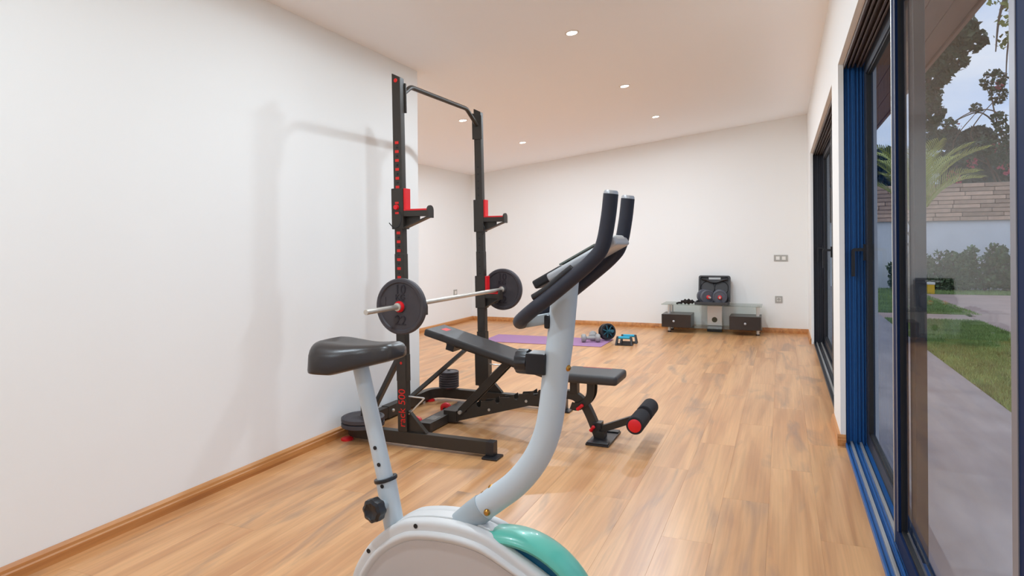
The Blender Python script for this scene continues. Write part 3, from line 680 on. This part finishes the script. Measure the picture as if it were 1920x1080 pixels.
# handlebar: one bent tube, two horns joined by a loop on the rider's side
near = [(-.357, 1.262), (-.364, 1.205), (-.377, 1.145), (-.400, 1.113), (-.450, 1.070), (-.510, 1.022), (-.545, .996)]
hw = .0875
P = [(x, YK-hw, z) for x, z in near]+[(-.585, YK-.062, .968), (-.606, YK-.025, .955), (-.606, YK+.025, .955), (-.585, YK+.062, .968)]+[(x, YK+hw, z) for x, z in reversed(near)]
def frames_tube(P, r, n=18):
    pts = smooth_path(P, 7); up = Vector((1, 0, 0)); vs = []; k = n
    for i, p in enumerate(pts):
        t = (pts[min(i+1, len(pts)-1)]-pts[max(i-1, 0)]).normalized()
        up = (up-t*up.dot(t)).normalized(); sd_ = t.cross(up)
        vs += [p+(up*math.cos(2*math.pi*q/n)+sd_*math.sin(2*math.pi*q/n))*r for q in range(n)]
    m = len(pts)
    return MB().add(vs, [(i*n+q, i*n+(q+1) % n, (i+1)*n+(q+1) % n, (i+1)*n+q) for i in range(m-1) for q in range(n)]+[tuple(range(n-1, -1, -1)), tuple(range((m-1)*n, m*n))])
hb = frames_tube(P, .0172).build('handlebar', grip, bk, ang=60)
for s in (-1, 1):
    e = Vector((-.357, YK+s*hw, 1.262)); d = Vector((.007, 0, .057)).normalized()
    MB().lathe(e, d, [(.0165, -.002), (.0165, .004), (.014, .008), (0, .0085)], 24).build('end_plug', silver, hb)
    # grip pad clipped on the tube
    MB().tube(smooth_path([(-.548, YK+s*(hw-.004), 1.022), (-.515, YK+s*(hw-.002), 1.042), (-.475, YK+s*(hw-.002), 1.075), (-.45, YK+s*(hw-.002), 1.094)], 4), .009, 12, (0, 1, 0)).build('grip_sensor', plast, hb)
MB().box(-.545, -.530, YK-.022, YK+.022, .94, .975).build('bar_clamp', plast, bk, bevel=.006)
MB().bar((-.60, YK, .952), (-.535, YK, .965), .03, .026).build('clamp_tongue', bike_d, bk, bevel=.004)
# console
rm = Matrix.Rotation(-math.atan(.55), 3, 'Y')
def cbox(c, size, name, m, par, bev=.006):
    return MB().obox(c, size, rm).build(name, m, par, bevel=bev, seg=3)
cn = cbox((-.435, YK, 1.112), (.19, .135, .022), 'console', silver, bk, .008)
cbox((-.519, YK, 1.070), (.085, .125, .022), 'console_base_cover', plast, cn)
cbox((-.45, YK, 1.124), (.10, .10, .004), 'console_screen', mat('grey_screen', lin(120, 128, 120), .25), cn, .001)
cbox((-.367, YK, 1.154), (.03, .09, .024), 'console_top', white_p, cn, .008)
MB().box(-.512, -.478, YK-.016, YK+.016, 1.03, 1.075).build('console_bracket', bike_d, bk, bevel=.004)
# tension dial
MB().box(-.592, -.540, YK-.030, YK+.030, .826, .879).build('tension_box', plast, bk, bevel=.005)
n_ = 60; vs = []; prof = [(.55, 0), (1, 0), (1.0, .026), (.92, .031), (.5, .031), (0, .031)]; kk = len(prof); c0 = Vector((-.592, YK, .853))
for i in range(n_):
    t = 2*math.pi*i/n_; rr = .031*(1+.035*math.cos(12*t))
    vs += [c0+Vector((-h, rr*r*math.cos(t), rr*r*math.sin(t))) for r, h in prof]
MB().add(vs, [(i*kk+q, ((i+1) % n_)*kk+q, ((i+1) % n_)*kk+q+1, i*kk+q+1) for i in range(n_) for q in range(kk-1)]).build('tension_dial', plast, bk, ang=45)

# ------------------------------------------------------------------ yoga mat and small gear
tag(MB().prism([(-3.30, 6.96, 0.001), (-1.862, 7.02, 0.001), (-1.868, 7.62, 0.001), (-3.34, 7.56, 0.001)], (0, 0, .005)).build('yoga_mat', mat_m, bevel=.0015, seg=1), 'purple foam exercise mat lying flat on the wooden floor', 'exercise mat')
def dumbbell(c, ang, rz, label, tilt_=0.):
    c = Vector(c); t = thing('dumbbell', (c.x, c.y, c.z-.048), label, 'dumbbell', 'grey dumbbells on the mat')
    m = Matrix.Translation(c) @ Matrix.Rotation(ang, 4, 'Z') @ Matrix.Rotation(tilt_, 4, 'Y') @ Matrix.Scale(1.25, 4)
    MB().lathe((-.045, 0, 0), (1, 0, 0), [(.013, 0), (.016, .02), (.0165, .045), (.016, .07), (.013, .09)], 20).xf(m).build('handle', db_m, t)
    for s in (-1, 1):
        MB().lathe((s*.045, 0, 0), (s, 0, 0), [(.014, -.004), (.030, 0), (.0375, .008), (.0385, .022), (.036, .036), (.026, .043), (0, .0445)], 28).xf(m).build('weight_head', db_m, t)
    return t
dumbbell((-2.058, 7.305, .0545), R(21), 0, 'pale grey vinyl dumbbell lying crosswise in front on the mat')
dumbbell((-2.085, 7.49, .0545), R(104), 0, 'pale grey vinyl dumbbell pointing at the camera between the others')
# ab wheel, leaning a little on its handle
aw = thing('ab_wheel', (-1.93, 7.50, .006), 'black and teal double ab roller wheel standing on the mat', 'ab wheel')
wd = Vector((.62, -.75, .16)).normalized(); wc = Vector((-1.915, 7.50, .110))
for s in (-1, 1):
    c = wc+wd*(s*.028)
    wh = MB().lathe(c, wd, [(.074, -.016), (.092, -.016), (.096, -.008), (.096, .008), (.092, .016), (.074, .016), (.071, 0), (.074, -.016)], 44).build('wheel_rim', plast, aw)
    u = Vector((0, 0, 1)); v = wd.cross(u)
    for k in range(7):
        a_ = 2*math.pi*k/7+.3; d = u*math.cos(a_)+v*math.sin(a_)
        MB().bar(c+d*.014, c+d*.076, .012, .011, wd).build('spoke', teal2, wh)
    MB().lathe(c, wd, [(.008, -.018), (.02, -.018), (.02, .018), (.008, .018), (.008, -.018)], 20).build('hub', teal2, wh)
MB().cyl(wc-wd*.15, wc+wd*.15, .0105, n=16).build('axle', chrome, aw)
for s in (-1, 1):
    MB().lathe(wc+wd*(s*.055), wd*s, [(.0145, 0), (.018, .02), (.0155, .05), (.0175, .085), (.019, .098), (0, .10)], 20).build('handle_grip', teal2, aw)
# push-up bars
def pushup(c, ang, label):
    c = Vector(c); t = thing('push_up_bar', c, label, 'push-up bar', 'push-up bars'); m = Matrix.Translation(c) @ Matrix.Rotation(ang, 4, 'Z')
    for s in (-1, 1):
        fr = [(s*.062, -.052, 0), (s*.062, -.018, .098), (s*.062, .018, .098), (s*.062, .052, 0), (s*.062, .034, 0), (s*.062, .012, .066), (s*.062, -.012, .066), (s*.062, -.034, 0)]
        MB().prism([(p[0]+s*(.098-p[2])*.16-s*.0, p[1], p[2]) for p in fr], (s*.022, 0, 0)).xf(m).build('side_frame', plast, t, bevel=.003)
    MB().box(-.085, .085, -.05, -.036, 0, .014).box(-.085, .085, .036, .05, 0, .014).xf(m).build('base_rail', plast, t, bevel=.002)
    MB().cyl((-.068, 0, .084), (.068, 0, .084), .0155, n=20).xf(m).build('foam_grip', cyan, t)
    return t
pushup((-1.655, 7.255, 0), R(6), 'black push-up bar with cyan grip, nearer of the pair beside the mat')
pushup((-1.640, 7.43, 0), R(6), 'black push-up bar with cyan grip, farther of the pair beside the mat')

# ------------------------------------------------------------------ television stand
ts = thing('tv_stand', (-.84, 8.65, 0), 'low glass television stand with two dark drawers by the back wall', 'tv stand')
SX, SY0, SY1, ZT_ = (-1.445, -.235), 8.455, 8.855, .366
MB().box(SX[0], SX[1], SY0, SY1, ZT_-.010, ZT_).build('glass_top', glass_t, ts, bevel=.002)
MB().box(SX[0]+.01, SX[1]-.0, SY0+.015, SY1, .066, .074).build('glass_shelf', glass_t, ts, bevel=.002)
for x in (-1.36, -.285):
    for y in (8.57, 8.80):
        lg = MB().cyl((x, y, .0), (x, y, .356), .019, n=24).build('leg', alu, ts)
        MB().lathe((x, y, 0), (0, 0, 1), [(.024, 0), (.024, .01), (.0195, .014)], 20).build('foot', plast, lg)
for xa, xb, kx in ((-1.44, -1.075, -1.285), (-.612, -.244, -.425)):
    d = MB().box(xa, xb, SY0+.012, SY1-.05, .0745, .236).build('drawer_box', drawer_m, ts, bevel=.002)
    f = MB().box(xa, xb, SY0, SY0+.0118, .0745, .236).build('drawer_front', mat('dark_brown_front', lin(44, 36, 33), .3, coat=.2), d, bevel=.0015)
    MB().lathe((kx, SY0, .152), (0, -1, 0), [(.006, 0), (.006, .012), (.013, .016), (.014, .024), (.010, .028), (0, .029)], 20).build('knob', silver, f)
col = MB().box(-.905, -.722, 8.77, 8.80, .075, .355).build('centre_panel', alu, ts, bevel=.004)
MB().lathe((-.815, 8.77, .152), (0, -1, 0), [(.034, 0), (.034, .004), (.027, .006), (.026, .001), (0, .001)], 32).build('cable_grommet', mat('dark_grommet', lin(88, 82, 60), .5), col)
MB().box(-.905, -.722, 8.72, 8.80, .0, .066).build('centre_foot', plast, ts, bevel=.004)
# dumbbell case lying open on the stand, lid against the wall
cs = thing('dumbbell_case', (-.82, 8.60, ZT_), 'open charcoal plastic carrying case standing on the glass stand', 'carrying case')
zc = ZT_+.001
tr = MB().box(-1.03, -.625, 8.475, 8.745, zc, zc+.008)
for q in ((-1.03, -.625, 8.475, 8.487), (-1.03, -.625, 8.733, 8.745), (-1.03, -1.018, 8.487, 8.733), (-.637, -.625, 8.487, 8.733)): tr.box(*q, zc+.008, zc+.036)
tr.build('tray', case_m, cs, bevel=.003)
lt = R(12); hx, hy, hz_ = -.815, 8.752, zc+.012
lm = Matrix.Translation((hx, hy, hz_)) @ Matrix.Rotation(-lt, 4, 'X') @ Matrix.Rotation(R(90), 4, 'X')   # lid-local: x right, y up the lid, z towards the room
def rrect(w, h, r, n=5):
    out = []
    for cx_, cy_, a0 in ((w/2-r, h-r, 0), (-w/2+r, h-r, 90), (-w/2+r, r, 180), (w/2-r, r, 270)):
        out += [(cx_+r*math.cos(R(a0+90*i/n)), cy_+r*math.sin(R(a0+90*i/n))) for i in range(n+1)]
    return out
lid = MB()   # back of the lid, with the hand hole left open under the top edge
lid.box(-.1975, .1975, .012, .298, -.010, 0).box(-.1975, -.075, .298, .325, -.010, 0).box(.075, .1975, .298, .325, -.010, 0).box(-.178, .178, .325, .3445, -.010, 0).box(-.178, .178, .0005, .012, -.010, 0)
o_ = rrect(.395, .345, .025); i_ = [(x*.90, .017+(y)*.90) for x, y in o_]; n = len(o_)
lid.add([(x, y, 0) for x, y in o_]+[(x, y, .030) for x, y in o_]+[(x, y, .030) for x, y in i_]+[(x, y, 0) for x, y in i_],
        [(k*n+i, k*n+(i+1) % n, (k+1)*n+(i+1) % n, (k+1)*n+i) for k in range(3) for i in range(n)])
lid.xf(lm); lo_ = lid.build('lid', case_m, cs)
# moulded ribs: plate-shaped hollows in the lid
for (cx_, cy_, r_) in ((-.085, .19, .085), (.085, .19, .085), (-.095, .07, .06), (.095, .07, .06)):
    MB().tube([(cx_+r_*math.cos(2*math.pi*k/24), cy_+r_*math.sin(2*math.pi*k/24), .004) for k in range(24)], .006, 8, (0, 0, 1), loop=True).xf(lm).build('moulded_rib', plast, lo_)
MB().tube(smooth_path([(-.16, .30, .02), (-.10, .285, .02), (-.05, .262, .02), (0, .255, .02), (.05, .262, .02), (.10, .285, .02), (.16, .30, .02)], 4), .011, 8, (0, 0, 1)).xf(lm).build('handle_ridge', plast, lo_)
# adjustable dumbbells in the case
def adj(cx_, cy_, cz_, ang, label, length=.30, r=.088):
    t = thing('adjustable_dumbbell', (cx_, cy_, zc+.008), label, 'dumbbell', 'dumbbells in the open case')
    m = Matrix.Translation((cx_, cy_, cz_)) @ Matrix.Rotation(ang, 4, 'Z')
    MB().cyl((0, -length/2, 0), (0, length/2, 0), .0125, n=18).xf(m).build('bar', chrome, t, bevel=.002)
    for s in (-1, 1):
        for k in range(2):
            y = s*(.052+k*.024)
            MB().lathe((0, y, 0), (0, s, 0), [(.013, 0), (r-.004, 0), (r, .003), (r, .019), (r-.004, .022), (r*.84, .022), (r*.81, .017), (r*.34, .017), (r*.30, .022), (.013, .022), (.013, 0)], 40).xf(m).build('weight_plate', plate_g, t)
        MB().lathe((0, s*.099, 0), (0, s, 0), [(.013, 0), (.024, 0), (.024, .010), (.017, .014), (.013, .014), (.013, 0)], 20).xf(m).build('red_collar', red, t)
    return t
adj(-.735, 8.615, zc+.008+.088, R(5), 'adjustable dumbbell with red collar on the right inside the open case', .34)
adj(-.905, 8.605, zc+.008+.088, R(24), 'adjustable dumbbell with red collar on the left inside the open case', .34)
# loose strap
gl = thing('training_glove', (-1.13, 8.53, ZT_), 'crumpled black training glove lying left of the case on the glass', 'glove')
gm = mat('black_fabric', lin(44, 38, 36), .85, spec=.2, bump=.4, bscale=160)
g = MB(); nu, nv = 22, 12
for i in range(nu+1):
    for j in range(nv):
        u_ = i/nu; a_ = 2*math.pi*j/nv; w_ = .045*math.sin(math.pi*min(max(u_, .03), .97))**.5*(1+.25*math.sin(u_*17)); 
        zz = .031+.031*math.sin(a_)*(1+.3*math.sin(u_*23+1))*math.sin(math.pi*min(max(u_, .05), .95))**.5
        g.v.append((-1.205+.17*u_, 8.53+w_*math.cos(a_)+.008*math.sin(u_*11), ZT_+.001+max(0, zz)))
g.f = [(i*nv+j, i*nv+(j+1) % nv, (i+1)*nv+(j+1) % nv, (i+1)*nv+j) for i in range(nu) for j in range(nv)]+[tuple(range(nv)), tuple(range(nu*nv, (nu+1)*nv))]
g.build('glove_body', gm, gl, ang=80)
for yo in (-.03, .0, .03):
    MB().tube(smooth_path([(-1.19, 8.53+yo, ZT_+.012), (-1.225, 8.52+yo, ZT_+.017), (-1.245, 8.51+yo, ZT_+.012), (-1.25, 8.50+yo, ZT_+.0115)], 4), .010, 10).build('finger', gm, gl)

# ------------------------------------------------------------------ switch and sockets
sw = thing('light_switch', (-.017, YB, .948), 'grey double light switch plate on the back wall', 'light switch')
MB().box(-.098, .064, YB-.009, YB, .908, .988).build('cover_plate', sw_m, sw, bevel=.003)
for x in (-.052, .018): MB().box(x-.022, x+.022, YB-.013, YB-.009, .926, .970).build('rocker', white_p, sw, bevel=.002)
so = thing('wall_socket', (-.045, YB, .424), 'grey square power socket low on the back wall', 'socket')
MB().box(-.088, -.002, YB-.009, YB, .381, .467).build('cover_plate', sw_m, so, bevel=.003)
MB().box(-.067, -.023, YB-.011, YB-.009, .402, .446).build('insert', white_p, so, bevel=.002)
MB().lathe((-.045, YB-.011, .424), (0, -1, 0), [(.019, .0), (.019, .0012), (.016, .0012), (.015, .0004), (0, .0004)], 24).build('round_recess', sw_m, so)
so2 = thing('wall_socket', (XR, 8.34, .457), 'grey power socket on the recess wall behind the rack', 'socket')
MB().box(XR, XR+.009, 8.29, 8.39, .414, .500).build('cover_plate', sw_m, so2, bevel=.003)
MB().box(XR+.009, XR+.011, 8.315, 8.365, .435, .479).build('insert', white_p, so2, bevel=.002)
# ------------------------------------------------------------------ garden
GZ = -.05
struct(MB().box(-30, 60, -30, 80, -.6, -.09).build('ground', lawn_m, flat=True))
struct(MB().box(.50, 1.47, -6, 22, -.09, GZ).build('patio', concrete, bevel=.004, flat=True))
struct(MB().box(1.47, 2.72, -6, 11.68, -.095, GZ-.012).build('lawn', lawn_m, flat=True))
struct(MB().box(1.47, 2.95, 12.52, 17.2, -.095, GZ-.012).build('lawn_far', lawn_m, flat=True))
struct(MB().box(1.47, 9.0, 17.2, 19.0, -.095, GZ-.008).build('lawn_strip', lawn_m, flat=True))
struct(MB().box(1.47, 2.72, 11.68, 12.52, -.09, GZ).build('cross_path', paving, bevel=.004, flat=True))
dv = struct(MB().prism([(2.72, -6, -.09), (9, -6, -.09), (9, 17.2, -.09), (2.98, 17.2, -.09), (2.72, 12.0, -.09)], (0, 0, .012)).build('driveway', sub_m, flat=True))
for k, yy in enumerate(np.arange(-5.9, 17.2, 1.65)):
    xa = 2.73 if yy < 11 else 2.80+.05*(yy-11)/1.65*.6
    MB().box(xa, 5.6, yy, min(yy+1.64, 17.19), -.078, GZ).build('paving_slab', paving, dv, bevel=.004, flat=True)
    MB().box(5.61, 9.0, yy, min(yy+1.64, 17.19), -.078, GZ).build('paving_slab', paving, dv, bevel=.004, flat=True)
def grass(name, x0, x1, y0, y1, n, label, h=.045):
    p = np.stack([rng.uniform(x0, x1, n), rng.uniform(y0, y1, n), np.full(n, GZ-.014)], 1)
    a = rng.uniform(0, 2*np.pi, n); w = rng.uniform(.004, .009, n)[:, None]; hh = rng.uniform(.4, 1.1, n)*h
    d = np.stack([np.cos(a), np.sin(a), 0*a], 1); tip = p+np.stack([rng.normal(0, .015, n), rng.normal(0, .015, n), hh], 1)
    v = np.stack([p-d*w, p+d*w, tip], 1).reshape(-1, 3); f = np.arange(3*n).reshape(-1, 3)
    me = bpy.data.meshes.new(name); me.from_pydata(v.tolist(), [], f.tolist()); me.materials.append(grass_m)
    o = bpy.data.objects.new(name, me); COL.objects.link(o); o['kind'] = 'stuff'; tag(o, label, 'grass'); return o
grass('lawn_grass', 1.475, 2.72, 4.5, 11.66, 52000, 'short green grass of the lawn beside the patio')
grass('far_lawn_grass', 1.475, 2.95, 12.54, 17.15, 22000, 'short green grass beyond the cross path')
grass('strip_grass', 1.6, 8.0, 17.25, 18.9, 16000, 'strip of grass along the foot of the hedge', .06)
# roof overhang
ev = struct(MB().box(.50, 1.0, -6, 22, 2.485, 2.56).build('eave', eave_m, flat=True))
for k in range(4):
    MB().box(.505+k*.124, .505+k*.124+.120, -6, 22, 2.455, 2.485).build('eave_board', eave_m, ev, bevel=.004, flat=True)
MB().box(1.0, 1.025, -6, 22, 2.44, 2.60).build('fascia', eave_m, ev, bevel=.004, flat=True)
# boundary wall with stone facing on its upper half
gw = struct(MB().box(-8, 16, 19.5, 19.8, -.6, 1.66).build('garden_wall', gwall, flat=True))
struct(MB().box(-8, 16, 19.46, 19.80, 1.66, 2.60).build('garden_wall_upper', mat('mortar', lin(140, 122, 108), .9), flat=True))
up_ = bpy.data.objects['garden_wall_upper']
smesh = {}; rows = 9; hh = .94/rows
for r_ in range(rows):
    x = 1.2+rng.uniform(0, .4)
    while x < 8.2:
        w_ = float(rng.choice([.34, .46, .58, .72, .86])); key = w_
        if key not in smesh:
            q = MB().box(x, x+w_-.012, 19.415, 19.462, 0, hh-.012); o = q.build('stone', stone_m, up_, bevel=.008, seg=1, flat=True); smesh[key] = o
            o.location.z += 1.66+r_*hh; WL[o.name].z += 1.66+r_*hh
        else:
            clone(smesh[key], (x+w_/2-.006, 19.4385+rng.uniform(-.008, .006), 1.66+r_*hh+hh/2-.006), up_)
        x += w_

def leaf_cloud(name, m, parent, centers, radii, n, size, seed=0, shape=1.0, fold=.35):
    g = np.random.default_rng(seed); centers = np.array(centers, float); radii = np.array(radii, float)
    if radii.ndim == 1: radii = radii[:, None]*np.ones((1, 3))
    vol = radii.prod(1)**(2/3); pick = g.choice(len(centers), n, p=vol/vol.sum())
    d = g.normal(size=(n, 3)); d /= np.linalg.norm(d, axis=1)[:, None]; rad = g.uniform(.35, 1, n)**.45
    p = centers[pick]+d*rad[:, None]*radii[pick]
    a = g.normal(size=(n, 3)); a /= np.linalg.norm(a, axis=1)[:, None]; b = np.cross(a, g.normal(size=(n, 3))); b /= np.linalg.norm(b, axis=1)[:, None]; c = np.cross(a, b)
    s = size*g.uniform(.6, 1.3, n)[:, None]
    v = np.stack([p-a*s, p+b*s*.5*shape+c*s*.15, p+a*s, p-b*s*.5*shape+c*s*.15], 1).reshape(-1, 3)
    i = np.arange(n)*4; f = np.concatenate([np.stack([i, i+1, i+2], 1), np.stack([i, i+2, i+3], 1)])
    cc = (v.min(0)+v.max(0))/2
    me = bpy.data.meshes.new(name); me.from_pydata((v-cc).tolist(), [], f.tolist()); me.materials.append(m)
    o = bpy.data.objects.new(name, me); COL.objects.link(o); place(o, Vector(cc), parent); return o
def branches(name, parent, paths, m=bark):
    b = MB()
    for P, r0, r1 in paths:
        pts = smooth_path(P, 5); k = len(pts); b.tube(pts, [r0+(r1-r0)*i/(k-1) for i in range(k)], 8, (.13, .97, .21))
    return b.build(name, m, parent, ang=60)
def blob_tree(name, x, y, h0, h1, rad, n, size, m, label, seed, group='trees beyond the garden', trunk_r=.09):
    t = thing(name, (x, y, GZ), label, 'tree', group); g = np.random.default_rng(seed); k = 16
    cs_ = np.stack([x+g.uniform(-rad*.7, rad*.7, k), y+g.uniform(-rad*.6, rad*.6, k), g.uniform(h0+.25*(h1-h0), h1-.18*(h1-h0), k)], 1); rr = g.uniform(.25, .48, k)*rad
    branches('trunk', t, [([(x, y, GZ-.05), (x+.05, y, (h0+GZ)/2), (x, y, h0+.3*(h1-h0)), (x-.05, y, h1-.2*(h1-h0))], trunk_r, trunk_r*.3)]+[([(x, y, h0+.1*(h1-h0)), tuple(.5*(cs_[i]+np.array([x, y, h0]))), tuple(cs_[i])], trunk_r*.4, .012) for i in range(0, k, 2)])
    leaf_cloud('foliage', m, t, cs_, rr, n, size, seed)
    return t
bt = thing('broadleaf_tree', (2.30, 14.0, GZ), 'dark-leaved tree showing between the roof edge and the sky', 'tree', 'trees beyond the garden')
branches('trunk', bt, [([(2.30, 14, -.1), (2.35, 14, 1.5), (2.40, 14, 3.2), (2.60, 14, 4.6)], .08, .03), ([(2.40, 14, 3.3), (2.70, 14, 4.0), (3.05, 13.95, 4.55)], .03, .01), ([(2.40, 14, 3.6), (2.20, 14.1, 4.4), (2.50, 14.1, 5.2)], .03, .01)])
leaf_cloud('foliage', leaf_d, bt, [(2.55, 14, 4.6), (2.75, 14, 4.9), (3.00, 13.9, 4.95), (3.20, 13.95, 4.75), (2.90, 14, 4.45), (2.60, 14, 5.2), (2.30, 14, 4.8), (2.65, 14, 4.2), (2.50, 14, 3.8), (2.55, 14, 3.45), (2.50, 14, 3.1), (2.00, 14.1, 4.4)], [.35, .36, .26, .2, .25, .4, .4, .24, .22, .22, .18, .4], 4200, .075, 3, 1.3)
blob_tree('broadleaf_tree', 4.85, 23.0, .8, 5.1, 1.0, 9000, .11, leaf_k, 'dense dark evergreen behind the stone wall, left of the others', 4)
blob_tree('broadleaf_tree', 6.3, 23.4, .8, 4.8, 1.05, 9000, .11, leaf_k, 'dense dark evergreen behind the stone wall, by the pink flowers', 5)
blob_tree('broadleaf_tree', 7.8, 23.6, .8, 4.7, 1.05, 6000, .11, leaf_k, 'dense dark evergreen behind the stone wall, right of the others', 15)
blob_tree('broadleaf_tree', 2.5, 25.2, .8, 4.6, 1.2, 7000, .11, leaf_k, 'dense dark evergreen behind the stone wall, behind the palm', 16)
# overhanging tree to the right of the view, its branch hanging into the picture
oh = thing('overhanging_tree', (3.6, 9.3, GZ), 'tree with small yellow-green leaves hanging in at the upper right of the glass', 'tree')
branches('trunk', oh, [([(3.6, 9.3, -.1), (3.55, 9.3, 1.6), (3.5, 9.25, 3.2), (3.1, 9.2, 4.3)], .1, .05), ([(3.5, 9.25, 3.3), (3.0, 9.1, 4.2), (2.55, 9.0, 4.3), (2.32, 8.95, 3.8), (2.26, 8.95, 3.3)], .04, .006), ([(3.0, 9.1, 4.15), (2.6, 9.1, 4.0), (2.42, 9.05, 3.5), (2.38, 9.05, 3.0)], .02, .005)])
leaf_cloud('foliage', leaf_y, oh, [(2.33, 9.0, 3.95), (2.36, 9.0, 3.65), (2.33, 9.0, 3.45), (2.5, 9.05, 3.9), (2.48, 9.05, 3.4), (2.7, 9.1, 4.2), (3.1, 9.1, 4.4)], [.14, .10, .09, .16, .14, .3, .5], 900, .035, 21, 1.5)
# bougainvillea on long arching canes
bo = thing('bougainvillea', (5.4, 20.6, GZ), 'loose climbing shrub with pink flowers arching above the stone wall', 'shrub')
cn_ = [[(5.9, 20.6, .2), (5.8, 20.6, 2.8), (5.3, 20.4, 4.3), (4.7, 20.3, 4.55), (4.0, 20.2, 4.15)], [(5.9, 20.6, .2), (5.7, 20.6, 3.0), (5.0, 20.5, 4.4), (4.4, 20.4, 4.4), (3.7, 20.3, 3.9)],
       [(5.9, 20.6, .2), (5.5, 20.6, 3.0), (5.2, 20.5, 4.2), (5.05, 20.4, 5.0), (5.1, 20.4, 5.5)], [(5.9, 20.6, .2), (5.0, 20.5, 3.2), (4.6, 20.4, 4.0), (5.2, 20.3, 4.9)], [(5.9, 20.6, .2), (5.2, 20.6, 2.9), (4.2, 20.4, 3.6), (4.7, 20.3, 4.5)]]
branches('canes', bo, [(p, .03, .008) for p in cn_])
leaf_cloud('foliage', leaf_d, bo, [(5.1, 20.4, 5.3), (5.2, 20.4, 4.9), (4.7, 20.3, 4.6), (4.1, 20.3, 4.25), (3.9, 20.3, 4.0), (5.2, 20.4, 4.3), (4.9, 20.4, 3.6), (5.3, 20.4, 3.4), (5.3, 20.4, 3.9), (4.45, 20.4, 3.4)], [.3, .22, .14, .16, .12, .2, .3, .4, .25, .25], 1700, .055, 31, 1.4)
leaf_cloud('flowers', flower, bo, [(5.2, 20.35, 5.15), (4.35, 20.3, 4.2), (5.1, 20.3, 3.55), (4.6, 20.3, 3.2), (5.3, 20.3, 3.0), (4.1, 19.9, 2.75)], [.1, .07, .12, .14, .16, .2], 190, .04, 32, 1.8)
# palm
pm = thing('young_palm', (1.78, 11.0, GZ), 'young palm with feathery yellow-green fronds on the lawn', 'palm')
tk = MB(); tk.tube(smooth_path([(1.78, 11.0, -.1), (1.78, 11.0, .5), (1.80, 11.0, 1.1), (1.82, 11.0, 1.5)], 4), .095, 14)
for k in range(9): tk.lathe((1.78+.004*k, 11.0, .05+.16*k), (0, 0, 1), [(.08, 0), (.115, .10), (.09, .13)], 12)
tk.build('trunk', bark, pm)
for k in range(15):
    a_ = 2*math.pi*k/15*1.0+.35; el = [1.05, 1.30, 1.48][k % 3]; L_ = [1.15, 1.35, 1.3][k % 3]
    dx, dy = math.cos(a_), math.sin(a_); pts = []; p = Vector((1.82, 11.0, 1.45)); e = el
    for i in range(12):
        pts.append(p.copy()); p = p+Vector((dx*math.cos(e), dy*math.cos(e), math.sin(e)))*(L_/11); e -= .055+.012*i
    f = MB(); f.tube(pts, [.014-.0011*i for i in range(12)], 6, (.1, .2, .97))
    for i in range(1, 12):
        for tt in (0, .33, .66):
            if i == 11 and tt: continue
            q = pts[i] if tt == 0 else pts[i]+(pts[i+1]-pts[i])*tt
            t_ = (pts[min(i+1, 11)]-pts[i-1]).normalized(); sd_ = t_.cross(Vector((0, 0, 1))).normalized(); ll = .34*math.sin(math.pi*min(1, (i+tt)/12*.85+.12))
            for s in (-1, 1):
                tip = q+(t_*.75+sd_*s*.62+Vector((0, 0, .12)))*ll; w_ = t_*.010; md = q+(tip-q)*.5+Vector((0, 0, .02))
                f.add([q-w_, q+w_, md+w_*1.3, tip, md-w_*1.3], [(0, 1, 2, 4), (4, 2, 3)])
    f.build('frond', palm_m, pm, ang=30)
# hedge shrubs
for k, (x, r_, hgt) in enumerate(((2.75, .30, .62), (3.55, .42, .86), (3.95, .36, .82), (4.45, .44, 1.02), (4.95, .40, .95), (5.5, .45, .98), (6.1, .45, .95), (6.8, .45, .9))):
    nm = ['leftmost low shrub by the strip of wall behind the palm', 'leafy shrub second from the left before the white wall', 'leafy shrub third from the left before the white wall', 'tallest leafy shrub before the white wall', 'leafy shrub just right of the tallest one', 'leafy shrub near the right edge of the glass', 'leafy shrub beyond the right edge of the glass', 'leafy shrub farthest right along the wall'][k]
    t = thing('hedge_shrub', (x, 18.6, GZ), nm, 'shrub', 'shrubs along the white wall'); g_ = np.random.default_rng(50+k)
    st_ = []; cs_ = []; rr = []
    for i in range(9):
        xx = x+g_.uniform(-.8, .8)*r_; yy = 18.6+g_.uniform(-.25, .25); hh_ = hgt*g_.uniform(.78, 1.08)
        st_.append(([(x, 18.6, -.1), ((x+xx)/2, (18.6+yy)/2, hh_*.5), (xx, yy, hh_)], .012, .004))
        for f_ in (.2, .45, .7, .92): cs_.append(((xx*f_+x*(1-f_))*.6+xx*.4, yy, hh_*f_)); rr.append(.21-.11*f_)
    branches('stems', t, st_); leaf_cloud('foliage', leaf_h, t, cs_, rr, 1900, .052, 60+k, 1.2)
# small yellow garden lamp at the end of the path
yl = thing('garden_lamp', (3.12, 17.35, GZ), 'small yellow garden lamp with a pale cap at the end of the path', 'garden lamp')
MB().box(3.05, 3.19, 17.28, 17.42, GZ-.03, .16).build('lamp_body', yellow, yl, bevel=.008)
MB().box(3.04, 3.20, 17.27, 17.43, .16, .21).build('lamp_cap', white_p, yl, bevel=.01)
